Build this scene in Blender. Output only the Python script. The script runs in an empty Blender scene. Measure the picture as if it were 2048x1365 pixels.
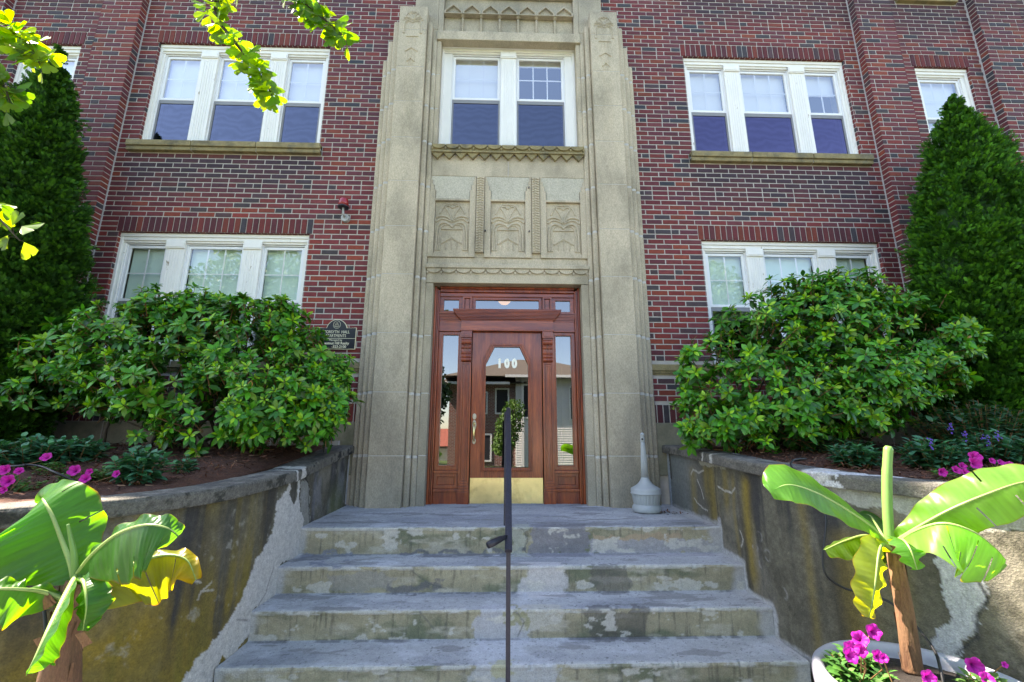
import bpy, math, random
import numpy as np
from mathutils import Vector, Matrix
R = math.radians
SC = bpy.context.scene
COL = SC.collection
# ------------------------------------------------------------------ camera, sky, sun, exposure
FPX = 870.0                      # focal length in pixels of a 2048 wide frame
PITCH, YAW, ROLL = R(12.48), R(1.59), R(0.14)
CAM = np.array([-0.085, 0.0, 0.0])          # eye point is the height zero of the whole scene
ZG = -1.54                                   # pavement level
cp, sp, cy, sy = math.cos(PITCH), math.sin(PITCH), math.cos(YAW), math.sin(YAW)
FW = np.array([sy*cp, cy*cp, sp]); RT0 = np.array([cy, -sy, 0.0]); UP0 = np.cross(RT0, FW)
RT = math.cos(ROLL)*RT0 + math.sin(ROLL)*UP0
UP = -math.sin(ROLL)*RT0 + math.cos(ROLL)*UP0
cd = bpy.data.cameras.new('camera'); cam = bpy.data.objects.new('camera', cd); COL.objects.link(cam)
cd.sensor_width = 36; cd.lens = FPX/2048*36; cd.clip_end = 500; cd.clip_start = .05
cam.matrix_world = Matrix(((RT[0], UP[0], -FW[0], CAM[0]), (RT[1], UP[1], -FW[1], CAM[1]),
                           (RT[2], UP[2], -FW[2], CAM[2]), (0, 0, 0, 1)))
SC.camera = cam
SUN_EL, SUN_OFF = R(52), R(70)               # height, and swing to the left of straight behind the building
sdir = Vector((-math.cos(SUN_EL)*math.sin(SUN_OFF), math.cos(SUN_EL)*math.cos(SUN_OFF), math.sin(SUN_EL)))
W = bpy.data.worlds.new("World"); SC.world = W; W.use_nodes = True
nt = W.node_tree
sky = nt.nodes.new('ShaderNodeTexSky'); sky.sky_type = 'NISHITA'; sky.sun_disc = False
sky.sun_elevation = SUN_EL; sky.sun_rotation = -SUN_OFF
sky.air_density = 1.0; sky.dust_density = .6; sky.ozone_density = 1.6
bgn = nt.nodes['Background']; bgn.inputs[1].default_value = .12
nt.links.new(sky.outputs[0], bgn.inputs[0])
sl = bpy.data.lights.new('sun', 'SUN'); sl.energy = 5.0; sl.angle = R(.55); sl.color = (1, .95, .86)
so = bpy.data.objects.new('sun', sl); COL.objects.link(so)
so.rotation_euler = sdir.to_track_quat('Z', 'Y').to_euler()
SC.view_settings.view_transform = 'Standard'; SC.view_settings.look = 'None'
SC.view_settings.exposure = 2.48; SC.view_settings.gamma = 1
SC.view_settings.use_white_balance = True; SC.view_settings.white_balance_temperature = 7250; SC.view_settings.white_balance_tint = 16
SC.cycles.use_denoising = True
SC.cycles.max_bounces = 8; SC.cycles.diffuse_bounces = 2; SC.cycles.transparent_max_bounces = 12; SC.cycles.transmission_bounces = 6
SC.cycles.sample_clamp_indirect = 6
SC.cycles.caustics_reflective = False; SC.cycles.caustics_refractive = False

rng = random.Random(7); NR = np.random.default_rng(11)
def at(x, y, Y):
    """a point of the place, read off the photo at depth Y"""
    d = FW*FPX + RT*(x-1024) - UP*(y-682.5)
    return Vector(CAM + d*(Y/d[1]))
def atz(x, y, z):
    d = FW*FPX + RT*(x-1024) - UP*(y-682.5)
    return Vector(CAM + d*(z/d[2]))
# ------------------------------------------------------------------ small helpers
def tag(o, label=None, cat=None, group=None, kind=None):
    for k, v in (('label', label), ('category', cat), ('group', group), ('kind', kind)):
        if v: o[k] = v
    return o
def empty(name, loc=(0, 0, 0), **k):
    o = bpy.data.objects.new(name, None); o.location = loc; o.empty_display_size = .1
    COL.objects.link(o); return tag(o, **k)
def link(name, me, mats, parent=None, smooth=False, bevel=0, seg=2, **k):
    for m in (mats if isinstance(mats, (list, tuple)) else [mats]): me.materials.append(m)
    o = bpy.data.objects.new(name, me); COL.objects.link(o)
    if parent is not None:
        o.parent = parent
        o.matrix_parent_inverse = Matrix.Translation(-parent.location)
    if smooth: me.shade_smooth()
    if bevel:
        b = o.modifiers.new('bevel', 'BEVEL'); b.width = bevel; b.segments = seg; b.limit_method = 'ANGLE'; b.angle_limit = R(40)
        b.harden_normals = False
    return tag(o, **k)
class MB:
    def __init__(s): s.v = []; s.f = []; s.m = []; s.c = []
    def add(s, V, F, mi=0, col=None):
        n = len(s.v); s.v += [tuple(p) for p in V]
        for q in F: s.f.append(tuple(i+n for i in q)); s.m.append(mi); s.c.append(col)
        return s
    def box(s, x0, x1, y0, y1, z0, z1, mi=0, col=None):
        V = [(x0, y0, z0), (x1, y0, z0), (x1, y1, z0), (x0, y1, z0), (x0, y0, z1), (x1, y0, z1), (x1, y1, z1), (x0, y1, z1)]
        return s.add(V, [(0, 3, 2, 1), (4, 5, 6, 7), (0, 1, 5, 4), (1, 2, 6, 5), (2, 3, 7, 6), (3, 0, 4, 7)], mi, col)
    def prism(s, P, y0, y1, mi=0):
        """polygon P of (x,z), counter-clockwise seen from the front (-y), pushed from y0 (front) to y1"""
        n = len(P); a = sum(P[i][0]*P[(i+1) % n][1]-P[(i+1) % n][0]*P[i][1] for i in range(n))
        if a < 0: P = P[::-1]
        V = [(x, y0, z) for x, z in P]+[(x, y1, z) for x, z in P]
        F = [tuple(range(n)), tuple(range(2*n-1, n-1, -1))]+[(i, n+i, n+(i+1) % n, (i+1) % n) for i in range(n)]
        return s.add(V, F, mi)
    def ring(s, A, B, y0, y1, mi=0):
        """frame between outer polygon A and inner polygon B (same count) in the xz plane"""
        n = len(A)
        V = [(x, y0, z) for x, z in A]+[(x, y0, z) for x, z in B]+[(x, y1, z) for x, z in A]+[(x, y1, z) for x, z in B]
        F = []
        for i in range(n):
            j = (i+1) % n
            F += [(i, j, n+j, n+i), (2*n+i, 3*n+i, 3*n+j, 2*n+j), (i, 2*n+i, 2*n+j, j), (n+i, n+j, 3*n+j, 3*n+i)]
        return s.add(V, F, mi)
    def frame(s, x0, x1, z0, z1, w, y0, y1, mi=0, wt=None, wb=None):
        wt = w if wt is None else wt; wb = w if wb is None else wb
        return s.ring([(x0, z0), (x1, z0), (x1, z1), (x0, z1)], [(x0+w, z0+wb), (x1-w, z0+wb), (x1-w, z1-wt), (x0+w, z1-wt)], y0, y1, mi)
    def tube(s, P, r, n=8, mi=0, flat=1.0, cap=True):
        P = [Vector(p) for p in P]; rr = r if isinstance(r, (list, tuple)) else [r]*len(P)
        V = []; F = []; prev = None
        for i, p in enumerate(P):
            t = (P[min(i+1, len(P)-1)]-P[max(i-1, 0)]).normalized()
            if prev is None:
                a = Vector((0, 1, 0)) if abs(t.y) < .9 else Vector((1, 0, 0))
            else: a = prev
            u = (a-t*a.dot(t)).normalized(); w = t.cross(u); prev = u
            for k in range(n):
                th = 2*math.pi*k/n
                V.append(p+u*(math.cos(th)*rr[i]*flat)+w*(math.sin(th)*rr[i]))
        for i in range(len(P)-1):
            for k in range(n):
                j = (k+1) % n
                F.append((i*n+k, i*n+j, (i+1)*n+j, (i+1)*n+k))
        if cap: F += [tuple(range(n-1, -1, -1)), tuple(range((len(P)-1)*n, len(P)*n))]
        return s.add(V, F, mi)
    def lathe(s, prof, c, n=32, mi=0, wob=None):
        V = []; F = []
        for r, z in prof:
            for k in range(n):
                th = 2*math.pi*k/n; q = r*(wob(th, z) if wob else 1)
                V.append((c[0]+q*math.cos(th), c[1]+q*math.sin(th), c[2]+z))
        for i in range(len(prof)-1):
            for k in range(n):
                j = (k+1) % n; F.append((i*n+k, i*n+j, (i+1)*n+j, (i+1)*n+k))
        F += [tuple(range(n-1, -1, -1)), tuple(range((len(prof)-1)*n, len(prof)*n))]
        return s.add(V, F, mi)
    def build(s, name, mats, parent=None, smooth=False, bevel=0, seg=2, **k):
        me = bpy.data.meshes.new(name); me.from_pydata(s.v, [], s.f)
        if any(s.m): me.polygons.foreach_set('material_index', s.m)
        if any(c is not None for c in s.c):
            at_ = me.color_attributes.new('Col', 'FLOAT_COLOR', 'CORNER'); out = []
            for q, c in zip(s.f, s.c): out += list((c or (.5, .5, .5))[:3])+[1.0] if False else (list((c or (.5, .5, .5))[:3])+[1.0])*len(q)
            at_.data.foreach_set('color', out)
        me.update(); return link(name, me, mats, parent, smooth, bevel, seg, **k)
def npmesh(name, V, F, col=None):
    """V (n,3); F (m,k) index array; col (n,3) per point"""
    me = bpy.data.meshes.new(name); V = np.asarray(V, np.float32); F = np.asarray(F, np.int32)
    me.vertices.add(len(V)); me.vertices.foreach_set('co', V.ravel())
    me.loops.add(F.size); me.loops.foreach_set('vertex_index', F.ravel())
    me.polygons.add(len(F)); me.polygons.foreach_set('loop_start', np.arange(0, F.size, F.shape[1], dtype=np.int32))
    try: me.polygons.foreach_set('loop_total', np.full(len(F), F.shape[1], np.int32))
    except Exception: pass
    if col is not None:
        a = me.color_attributes.new('Col', 'FLOAT_COLOR', 'POINT')
        c = np.ones((len(V), 4), np.float32); c[:, :3] = col; a.data.foreach_set('color', c.ravel())
    me.update(calc_edges=True); me.validate(); return me
def gridmesh(name, P, col=None):
    """P (a,b,3) grid of points"""
    a, b = P.shape[:2]; i = np.arange(a*b).reshape(a, b)
    F = np.stack([i[:-1, :-1], i[:-1, 1:], i[1:, 1:], i[1:, :-1]], -1).reshape(-1, 4)
    return npmesh(name, P.reshape(-1, 3), F, None if col is None else col.reshape(-1, 3))
def vnoise(x, y, seed=0):
    xi = np.floor(x).astype(np.int64); yi = np.floor(y).astype(np.int64); xf = x-xi; yf = y-yi
    def h(a, b):
        n = (a*374761393+b*668265263+seed*1442695041) & 0x7fffffff
        n = ((n ^ (n >> 13))*1274126177) & 0x7fffffff
        return ((n ^ (n >> 16)) & 0xffff)/65535.0
    u = xf*xf*(3-2*xf); v = yf*yf*(3-2*yf)
    return (h(xi, yi)*(1-u)+h(xi+1, yi)*u)*(1-v)+(h(xi, yi+1)*(1-u)+h(xi+1, yi+1)*u)*v
def fbm(x, y, seed=0, o=5):
    t = 0; a = .5; n = 0
    for k in range(o):
        t = t+a*vnoise(x*2**k, y*2**k, seed+k*17); n += a; a *= .55
    return t/n
def sstep(a, b, x): t = np.clip((x-a)/(b-a), 0, 1); return t*t*(3-2*t)
def mixc(c, d, t): return c*(1-t[..., None])+np.array(d)*t[..., None]
def inpoly(px, py, P):
    ins = np.zeros(px.shape, bool); n = len(P)
    for i in range(n):
        x0, y0 = P[i]; x1, y1 = P[(i+1) % n]
        c = ((y0 > py) != (y1 > py)) & (px < (x1-x0)*(py-y0)/((y1-y0) or 1e-9)+x0)
        ins ^= c
    return ins
def segdist(px, py, P):
    d = np.full(px.shape, 9.0)
    for (x0, y0), (x1, y1) in zip(P[:-1], P[1:]):
        L = (x1-x0)**2+(y1-y0)**2+1e-12
        t = np.clip(((px-x0)*(x1-x0)+(py-y0)*(y1-y0))/L, 0, 1)
        d = np.minimum(d, np.hypot(px-x0-t*(x1-x0), py-y0-t*(y1-y0)))
    return d
# ------------------------------------------------------------------ materials
def M(name, col=(.5, .5, .5), rough=.7, var=.25, scale=12, fine=0, fscale=300, bump=.15, bscale=None, attr=False, metal=0, coat=0,
      spec=.5, stretch=None, col2=None, c2scale=2.5, c2lo=.5, c2hi=.65, trans=0, tcol=None, emit=None, height_grey=None):
    m = bpy.data.materials.new(name); m.use_nodes = True; t = m.node_tree; N = t.nodes; L = t.links
    b = N['Principled BSDF']; b.inputs['Roughness'].default_value = rough; b.inputs['Metallic'].default_value = metal
    b.inputs['Specular IOR Level'].default_value = spec
    if coat: b.inputs['Coat Weight'].default_value = coat; b.inputs['Coat Roughness'].default_value = .12
    tc = N.new('ShaderNodeTexCoord'); mp = N.new('ShaderNodeMapping'); L.new(tc.outputs['Object'], mp.inputs[0])
    if stretch: mp.inputs['Scale'].default_value = stretch
    def noise(sc, det=5, rg=.6):
        n = N.new('ShaderNodeTexNoise'); n.inputs['Scale'].default_value = sc; n.inputs['Detail'].default_value = det
        n.inputs['Roughness'].default_value = rg; L.new(mp.outputs[0], n.inputs['Vector']); return n.outputs[0]
    if attr:
        a = N.new('ShaderNodeAttribute'); a.attribute_name = 'Col'; cur = a.outputs['Color']
    else:
        a = N.new('ShaderNodeRGB'); a.outputs[0].default_value = (*col, 1); cur = a.outputs[0]
    if col2 is not None:
        rp = N.new('ShaderNodeMapRange'); L.new(noise(c2scale, 8, .7), rp.inputs[0])
        rp.inputs[1].default_value = c2lo; rp.inputs[2].default_value = c2hi
        mx = N.new('ShaderNodeMix'); mx.data_type = 'RGBA'; L.new(rp.outputs[0], mx.inputs[0])
        L.new(cur, mx.inputs[6]); mx.inputs[7].default_value = (*col2, 1); cur = mx.outputs[2]
    if height_grey:                                       # darker and greyer towards the foot and the top, varied by noise
        sx = N.new('ShaderNodeSeparateXYZ'); L.new(tc.outputs['Object'], sx.inputs[0]); gcol, bands = height_grey
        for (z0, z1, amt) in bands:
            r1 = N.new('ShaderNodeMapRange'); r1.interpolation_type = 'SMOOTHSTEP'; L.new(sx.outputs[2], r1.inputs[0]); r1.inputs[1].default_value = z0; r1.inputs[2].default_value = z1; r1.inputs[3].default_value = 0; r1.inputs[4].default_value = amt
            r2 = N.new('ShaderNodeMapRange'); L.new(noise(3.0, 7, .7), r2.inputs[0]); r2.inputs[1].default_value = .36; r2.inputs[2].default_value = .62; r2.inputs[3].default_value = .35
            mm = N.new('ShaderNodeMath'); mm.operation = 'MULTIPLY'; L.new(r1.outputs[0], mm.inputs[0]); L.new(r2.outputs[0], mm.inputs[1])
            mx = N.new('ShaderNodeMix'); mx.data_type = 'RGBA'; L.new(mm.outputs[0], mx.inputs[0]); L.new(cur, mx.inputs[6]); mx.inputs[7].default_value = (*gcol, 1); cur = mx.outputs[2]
    def mul(cur, fac, lo, hi):
        rp = N.new('ShaderNodeMapRange'); L.new(fac, rp.inputs[0]); rp.inputs[1].default_value = .25; rp.inputs[2].default_value = .75
        rp.inputs[3].default_value = lo; rp.inputs[4].default_value = hi
        v = N.new('ShaderNodeVectorMath'); v.operation = 'SCALE'; L.new(cur, v.inputs[0]); L.new(rp.outputs[0], v.inputs['Scale'])
        return v.outputs[0]
    if var: cur = mul(cur, noise(scale), 1-var, 1+var)
    if fine: cur = mul(cur, noise(fscale, 2), 1-fine, 1+fine)
    L.new(cur, b.inputs['Base Color'])
    if bump:
        bp = N.new('ShaderNodeBump'); bp.inputs['Strength'].default_value = bump; bp.inputs['Distance'].default_value = .01
        L.new(noise(bscale or scale*4, 4), bp.inputs['Height']); L.new(bp.outputs[0], b.inputs['Normal'])
    if emit: b.inputs['Emission Color'].default_value = (*emit[:3], 1); b.inputs['Emission Strength'].default_value = emit[3]
    if trans:
        tr = N.new('ShaderNodeBsdfTranslucent'); ms = N.new('ShaderNodeMixShader'); ms.inputs[0].default_value = trans
        if tcol:
            v = N.new('ShaderNodeVectorMath'); v.operation = 'MULTIPLY'; L.new(cur, v.inputs[0]); v.inputs[1].default_value = tcol; L.new(v.outputs[0], tr.inputs[0])
        else: L.new(cur, tr.inputs[0])
        L.new(b.outputs[0], ms.inputs[1]); L.new(tr.outputs[0], ms.inputs[2]); L.new(ms.outputs[0], N['Material Output'].inputs[0])
    return m
def glass(name, refl=.2, tint=(.75, .8, .8), rough=0.0, wavy=0, rcol=(1, 1, 1), moire=0):
    m = bpy.data.materials.new(name); m.use_nodes = True; t = m.node_tree; N = t.nodes; L = t.links
    N.remove(N['Principled BSDF'])
    tr = N.new('ShaderNodeBsdfTransparent'); tr.inputs[0].default_value = (*tint, 1)
    gl = N.new('ShaderNodeBsdfGlossy'); gl.inputs['Roughness'].default_value = rough; gl.inputs[0].default_value = (*rcol, 1)
    lw = N.new('ShaderNodeLayerWeight'); lw.inputs[0].default_value = .35
    mr = N.new('ShaderNodeMapRange'); L.new(lw.outputs[1], mr.inputs[0]); mr.inputs[3].default_value = refl; mr.inputs[4].default_value = min(1, refl*2.6)
    ms = N.new('ShaderNodeMixShader'); L.new(mr.outputs[0], ms.inputs[0]); L.new(tr.outputs[0], ms.inputs[1]); L.new(gl.outputs[0], ms.inputs[2])
    if wavy:
        tc = N.new('ShaderNodeTexCoord'); nz = N.new('ShaderNodeTexNoise'); nz.inputs['Scale'].default_value = 3.0; nz.inputs['Detail'].default_value = 1
        L.new(tc.outputs['Object'], nz.inputs['Vector']); bp = N.new('ShaderNodeBump'); bp.inputs['Strength'].default_value = wavy; bp.inputs['Distance'].default_value = .02
        L.new(nz.outputs[0], bp.inputs['Height']); L.new(bp.outputs[0], gl.inputs['Normal'])
    if moire:                                       # rippled mesh of the insect screen
        tc = N.new('ShaderNodeTexCoord'); wv = N.new('ShaderNodeTexWave'); wv.wave_type = 'RINGS'; wv.inputs['Scale'].default_value = 5; wv.inputs['Distortion'].default_value = 9
        wv.inputs['Detail'].default_value = 2; wv.inputs['Detail Scale'].default_value = .9; L.new(tc.outputs['Object'], wv.inputs[0])
        r2 = N.new('ShaderNodeMapRange'); L.new(wv.outputs['Fac'], r2.inputs[0]); r2.inputs[3].default_value = 1-moire; r2.inputs[4].default_value = 1+moire*.5
        vs = N.new('ShaderNodeVectorMath'); vs.operation = 'SCALE'; vs.inputs[0].default_value = rcol; L.new(r2.outputs[0], vs.inputs['Scale']); L.new(vs.outputs[0], gl.inputs[0])
    L.new(ms.outputs[0], N['Material Output'].inputs[0]); return m
m_brick = M('brick', attr=True, rough=.82, var=.22, scale=30, fine=.12, fscale=220, bump=.35, bscale=160)
m_mortar = M('mortar', (.47, .43, .38), rough=.95, var=.18, scale=9, bump=.3, bscale=200)
m_stone = M('cast_stone', (.50, .425, .30), height_grey=((.22, .20, .155), [(2.4, -.8, .68), (5.2, 6.1, .7)]), rough=.9, var=.14, scale=2.2, fine=.26, fscale=120, bump=.35, bscale=170, col2=(.27, .235, .165), c2scale=1.6, c2lo=.46, c2hi=.70, stretch=(1, 1, .45))
m_stone_pale = M('cast_stone_pale', (.47, .435, .335), rough=.9, var=.12, scale=5, fine=.35, fscale=110, bump=.35, bscale=170)
m_sill = M('sill_stone', (.26, .21, .10), rough=.9, var=.35, scale=9, fine=.3, fscale=150, bump=.4, bscale=150, col2=(.12, .11, .075), c2scale=5, c2lo=.5, c2hi=.7)
m_joint = M('joint_mortar', (.50, .485, .44), rough=.95, var=.15, scale=20, bump=.2)
m_paint = M('weathered_white_paint', (.84, .82, .75), rough=.55, var=.05, scale=8, bump=.15, bscale=60, col2=(.36, .30, .20), c2scale=11, c2lo=.655, c2hi=.69, stretch=(1, 1, .4))
m_vinyl = M('white_sash', (.82, .82, .80), rough=.4, var=.03, scale=5, bump=0)
m_track = M('grey_screen_frame', (.23, .23, .23), rough=.5, var=.08, scale=10, bump=0)
m_shade = M('pale_roller_shade', (.86, .87, .83), rough=.9, var=.04, scale=3, bump=0)
m_shade_green = M('green_tinted_shade', (.62, .78, .66), rough=.9, var=.06, scale=3, bump=0)
m_dark = M('dark_interior', (.025, .025, .03), rough=.9, var=.1, bump=0)
m_glass = glass('window_pane', .22, (.97, .98, .98), 0, .05)
m_glass_low = glass('ground_floor_pane', .10, (.97, .98, .98), 0, .05)
m_screen = glass('screened_pane', .13, (.10, .10, .13), .04, .25, (.72, .75, .93), .09)
m_doorglass = glass('bevelled_pane', .21, (.25, .32, .32), 0)
m_wood = M('mahogany', (.17, .024, .007), rough=.34, var=.38, scale=13, fine=.12, fscale=120, bump=.06, bscale=60, coat=.55, stretch=(6, 6, .55), col2=(.40, .085, .016), c2scale=2.6, c2lo=.40, c2hi=.70)
m_woodh = M('mahogany_rail', (.17, .024, .007), rough=.34, var=.38, scale=13, fine=.12, fscale=120, bump=.06, bscale=60, coat=.55, stretch=(.55, 6, 6), col2=(.40, .085, .016), c2scale=2.6, c2lo=.40, c2hi=.70)
m_brass = M('brass', (.92, .78, .38), rough=.30, var=.24, scale=3, bump=.5, bscale=4, metal=1, col2=(.55, .44, .18), c2scale=4, c2lo=.5, c2hi=.75)  # darker blotches painted in for uneven reflections
m_pewter = M('worn_brass', (.45, .42, .34), rough=.35, var=.2, scale=40, bump=.05, metal=1)
m_black = M('black_paint', (.012, .012, .02), rough=.45, var=.25, scale=40, bump=.15, bscale=120)
m_hose = M('black_hose', (.012, .012, .013), rough=.5, var=.1, bump=0)
m_conc = M('stained_concrete', attr=True, rough=.9, var=.26, scale=34, fine=.26, fscale=120, bump=.6, bscale=110)
m_step = M('worn_step_concrete', attr=True, rough=.9, var=.15, scale=30, fine=.20, fscale=130, bump=.45, bscale=110)
m_cap = M('coping_concrete', attr=True, rough=.95, var=.30, scale=34, fine=.42, fscale=120, bump=.8, bscale=100)
# ------------------------------------------------------------------ ground
m_pave = M('pavement_concrete', (.22, .21, .20), rough=.95, var=.15, scale=3, fine=.2, fscale=90, bump=.3)
m_asph = M('asphalt', (.055, .055, .058), rough=.95, var=.2, scale=4, fine=.2, fscale=120, bump=.4)
m_lawn = M('lawn', (.07, .12, .03), rough=.95, var=.4, scale=5, bump=.5)
m_mulch = M('mulch', (.070, .026, .012), rough=1, var=.5, scale=30, fine=.4, fscale=110, bump=1.0, bscale=70)
b = MB(); b.box(-90, 90, -90, 90, ZG-.5, ZG-.012); b.build('ground', m_lawn, kind='structure')
b = MB(); b.box(-40, 40, -1.2, 1.4, ZG-.3, ZG); b.build('pavement', m_pave, kind='structure')
b = MB(); b.box(-1.9, 1.95, 1.4, 3.4, ZG-.3, ZG-.004); b.build('path', m_pave, kind='structure')
b = MB(); b.box(-60, 60, -8.5, -1.55, ZG-.3, ZG-.008); b.build('road', m_asph, kind='structure')
b = MB(); b.box(-60, 60, -1.55, -1.2, ZG-.3, ZG+.02); b.build('kerb', m_pave, kind='structure')
# ------------------------------------------------------------------ the apartment building
YW = 5.15; CS = .0696; BL = .2127; ZR = 9.4
bld = empty('apartment_building', (0, YW, ZG), label='long red brick apartment building with cast stone entrance and white windows', cat='building')
WX0, WX1 = 2.505, 4.865
HOLES = []                                   # openings in the brickwork
for s in (-1, 1):
    for (z0, z1) in ((3.77, 3.76+23*CS), (.86, 3.76-18*CS)):
        HOLES.append((min(s*WX0, s*WX1), max(s*WX0, s*WX1), z0, z1))
    a, c = sorted((s*5.90, s*6.72)); HOLES.append((a, c, 3.77, 3.76+22*CS))
LINT = [(h[0]-.03, h[1]+.03, h[3], h[3]+3*CS) for h in HOLES]
SILLS = [(-4.96, -2.465, 3.63, 3.77), (2.455, 4.965, 3.63, 3.77), (-6.78, -5.84, 3.63, 3.77), (5.84, 6.78, 3.63, 3.77), (5.84, 6.78, 6.42, 6.56), (-6.78, -5.84, 6.42, 6.56)]
def stain(x, z):
    """soot left on the bricks under the sills and the top of the wall"""
    t = 0*x
    for (a, c, z0, z1) in SILLS:
        w = sstep(a-.15, a+.08, x)*(1-sstep(c-.12, c+.1, x))*(1-sstep(z0-.08, z0+.02, z))*sstep(z0-.95, z0-.15, z)
        t = np.maximum(t, w)
    t = np.maximum(t, .8*sstep(5.75, 6.3, z)*sstep(2.1, 2.8, np.abs(x)))
    return t
BCOL = np.array([(.185, .026, .020), (.165, .023, .021), (.145, .021, .024), (.215, .038, .020), (.125, .022, .026), (.165, .030, .029), (.108, .023, .030), (.145, .030, .033)])
DCOL = np.array([(.050, .036, .040), (.058, .038, .042), (.068, .034, .038), (.042, .035, .040)])
def brick_rects(u0, u1, z0, z1, holes, ph=0.0):
    """running bond with a header course every eighth row, clipped to the openings"""
    J = .0128; out = []
    k0 = math.floor((z0-3.76)/CS); k1 = math.ceil((z1-3.76)/CS)
    for k in range(k0, k1+1):
        za = 3.76+k*CS+J/2; zb = 3.76+(k+1)*CS-J/2
        if zb < z0+.01 or za > z1-.01: continue
        za = max(za, z0); zb = min(zb, z1)
        if zb-za < .02: continue
        hdr = (k % 8 == 7); u = u0-BL*2+((k % 2)*BL/2+ph) % BL; i = 0
        u = math.floor(u0/BL-2)*BL+(k % 2)*BL/2+ph
        while u < u1:
            L = BL
            head = False
            if hdr: head = (i % 2 == 1); L = BL*.5 if head else BL*1.0
            i += 1
            a, c = max(u+J/2, u0), min(u+L-J/2, u1); u += L
            if c-a < .025: continue
            segs = [(a, c)]
            for (h0, h1, hz0, hz1) in holes:
                if hz0 < zb-.012 and hz1 > za+.012:
                    ns = []
                    for (p, q) in segs:
                        if h1 <= p or h0 >= q: ns.append((p, q)); continue
                        if h0 > p: ns.append((p, h0-.004))
                        if h1 < q: ns.append((h1+.004, q))
                    segs = ns
            for (p, q) in segs:
                if q-p < .055 and out and abs(out[-1][1]+J-p) < .004 and abs(out[-1][2]-za) < 1e-6: out[-1] = (out[-1][0], q, za, zb, out[-1][4])
                elif q-p > .006: out.append((p, q, za, zb, head))
    return out
def bricks_to(mb, rects, place, dep=.006):
    for (p, q, za, zb, head) in rects:
        mid = place((p+q)/2, (za+zb)/2, 0)
        t = float(stain(np.array(mid[0]), np.array(mid[2])))
        dark = rng.random() < (.60 if head else .105)
        c = DCOL[rng.randrange(4)] if dark else BCOL[rng.randrange(8)]
        c = c*(.92+.34*rng.random()); lf = float(fbm(np.array(mid[0]*.7+40), np.array(mid[2]*.7+40), 301)); up = float(sstep(1.5, 5.5, np.array(mid[2]))); c = c*np.array((.74+.56*lf-.16*up, .86+.28*lf+.04*up, 1.0-.1*lf+.14*up))  # bluer cast of the light higher up painted into the brick colours
        if t > .02:
            g = np.array((.040, .021, .028))*(.8+.5*rng.random()); f = min(1, t*(.62+.5*rng.random())); c = c*(1-f)+g*f
        e = .003; jx = rng.uniform(-.002, .002); jz = rng.uniform(-.0012, .0012)
        A = [place(p+jx, za+jz, dep), place(q+jx, za+jz, dep), place(q+jx, zb+jz, dep), place(p+jx, zb+jz, dep)]
        B = [place(p+jx+e, za+jz+e, 0), place(q+jx-e, za+jz+e, 0), place(q+jx-e, zb+jz-e, 0), place(p+jx+e, zb+jz-e, 0)]
        mb.add(A+B, [(4, 5, 6, 7), (0, 1, 5, 4), (1, 2, 6, 5), (2, 3, 7, 6), (3, 0, 4, 7)], 0, tuple(c))
def soldier(mb, x0, x1, z0, z1, place, pitch=.0755, dep=.009):
    n = max(1, round((x1-x0)/pitch)); w = (x1-x0)/n
    for i in range(n):
        p, q = x0+i*w+.0055, x0+(i+1)*w-.0055
        c = (DCOL[rng.randrange(4)] if rng.random() < .09 else BCOL[rng.randrange(8)]*.8)*(.8+.3*rng.random())
        e = .003
        A = [place(p, z0, dep), place(q, z0, dep), place(q, z1-.008, dep), place(p, z1-.008, dep)]
        B = [place(p+e, z0, 0), place(q-e, z0, 0), place(q-e, z1-.011, 0), place(p+e, z1-.011, 0)]
        mb.add(A+B, [(4, 5, 6, 7), (0, 1, 5, 4), (1, 2, 6, 5), (2, 3, 7, 6), (3, 0, 4, 7)], 0, tuple(c))
def facade(y): return lambda u, z, d: (u, y+d, z)
# main brick field with its mortar bed
XB = 15.0
BASE, BAND0, BAND1 = .171, .735, .862
skip = HOLES+LINT+[(-1.40, 1.40, -2, 5.05), (-1.25, 1.25, 5.0, 8)]
skipf = skip+[(-10.2, 10.2, BAND0, BAND1), (-10.2, 10.2, -2, .381)]+SILLS
mb = MB()
bricks_to(mb, brick_rects(-10.2, 10.2, BASE, 7.3, skipf), facade(YW))
soldier(mb, -10.2, -1.4, BASE, BASE+3*CS+.008, facade(YW), .0755); soldier(mb, 1.4, 10.2, BASE, BASE+3*CS+.008, facade(YW), .0755)
for (a, c, z0, z1) in LINT: soldier(mb, a, c, z0+.004, z1, facade(YW-.002))
bw = mb.build('brick_wall', m_brick, bld)
# masonry behind: slabs around the openings (front = mortar)
def solid_wall(name, x0, x1, z0, z1, y0, y1, holes, mats, parent):
    xs = sorted({x0, x1, *[v for h in holes for v in (h[0], h[1]) if x0 < v < x1]}); zs = sorted({z0, z1, *[v for h in holes for v in (h[2], h[3]) if z0 < v < z1]})
    m = MB()
    solid = [[not any(h[0] <= (xs[i]+xs[i+1])/2 <= h[1] and h[2] <= (zs[j]+zs[j+1])/2 <= h[3] for h in holes) for j in range(len(zs)-1)] for i in range(len(xs)-1)]
    for i in range(len(xs)-1):
        j = 0
        while j < len(zs)-1:
            if solid[i][j]:
                k = j
                while k+1 < len(zs)-1 and solid[i][k+1]: k += 1
                m.box(xs[i], xs[i+1], y0, y1, zs[j], zs[k+1]); j = k+1
            else: j += 1
    return m.build(name, mats, parent)
DOORHOLE = (-.96, .96, -.80, 1.90); CWIN = (-.94, .94, 3.80, 5.44)
solid_wall('mortar_bed', -XB, XB, ZG, ZR, YW+.0063, YW+.34, HOLES+[DOORHOLE, CWIN], m_mortar, bld)
m_roof = M('roof_felt', (.08, .08, .08), rough=.95, bump=.2)
b = MB(); b.box(-XB, XB, YW+.34, 17, ZR-.25, ZR-.02); b.build('roof', m_roof, bld)
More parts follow.
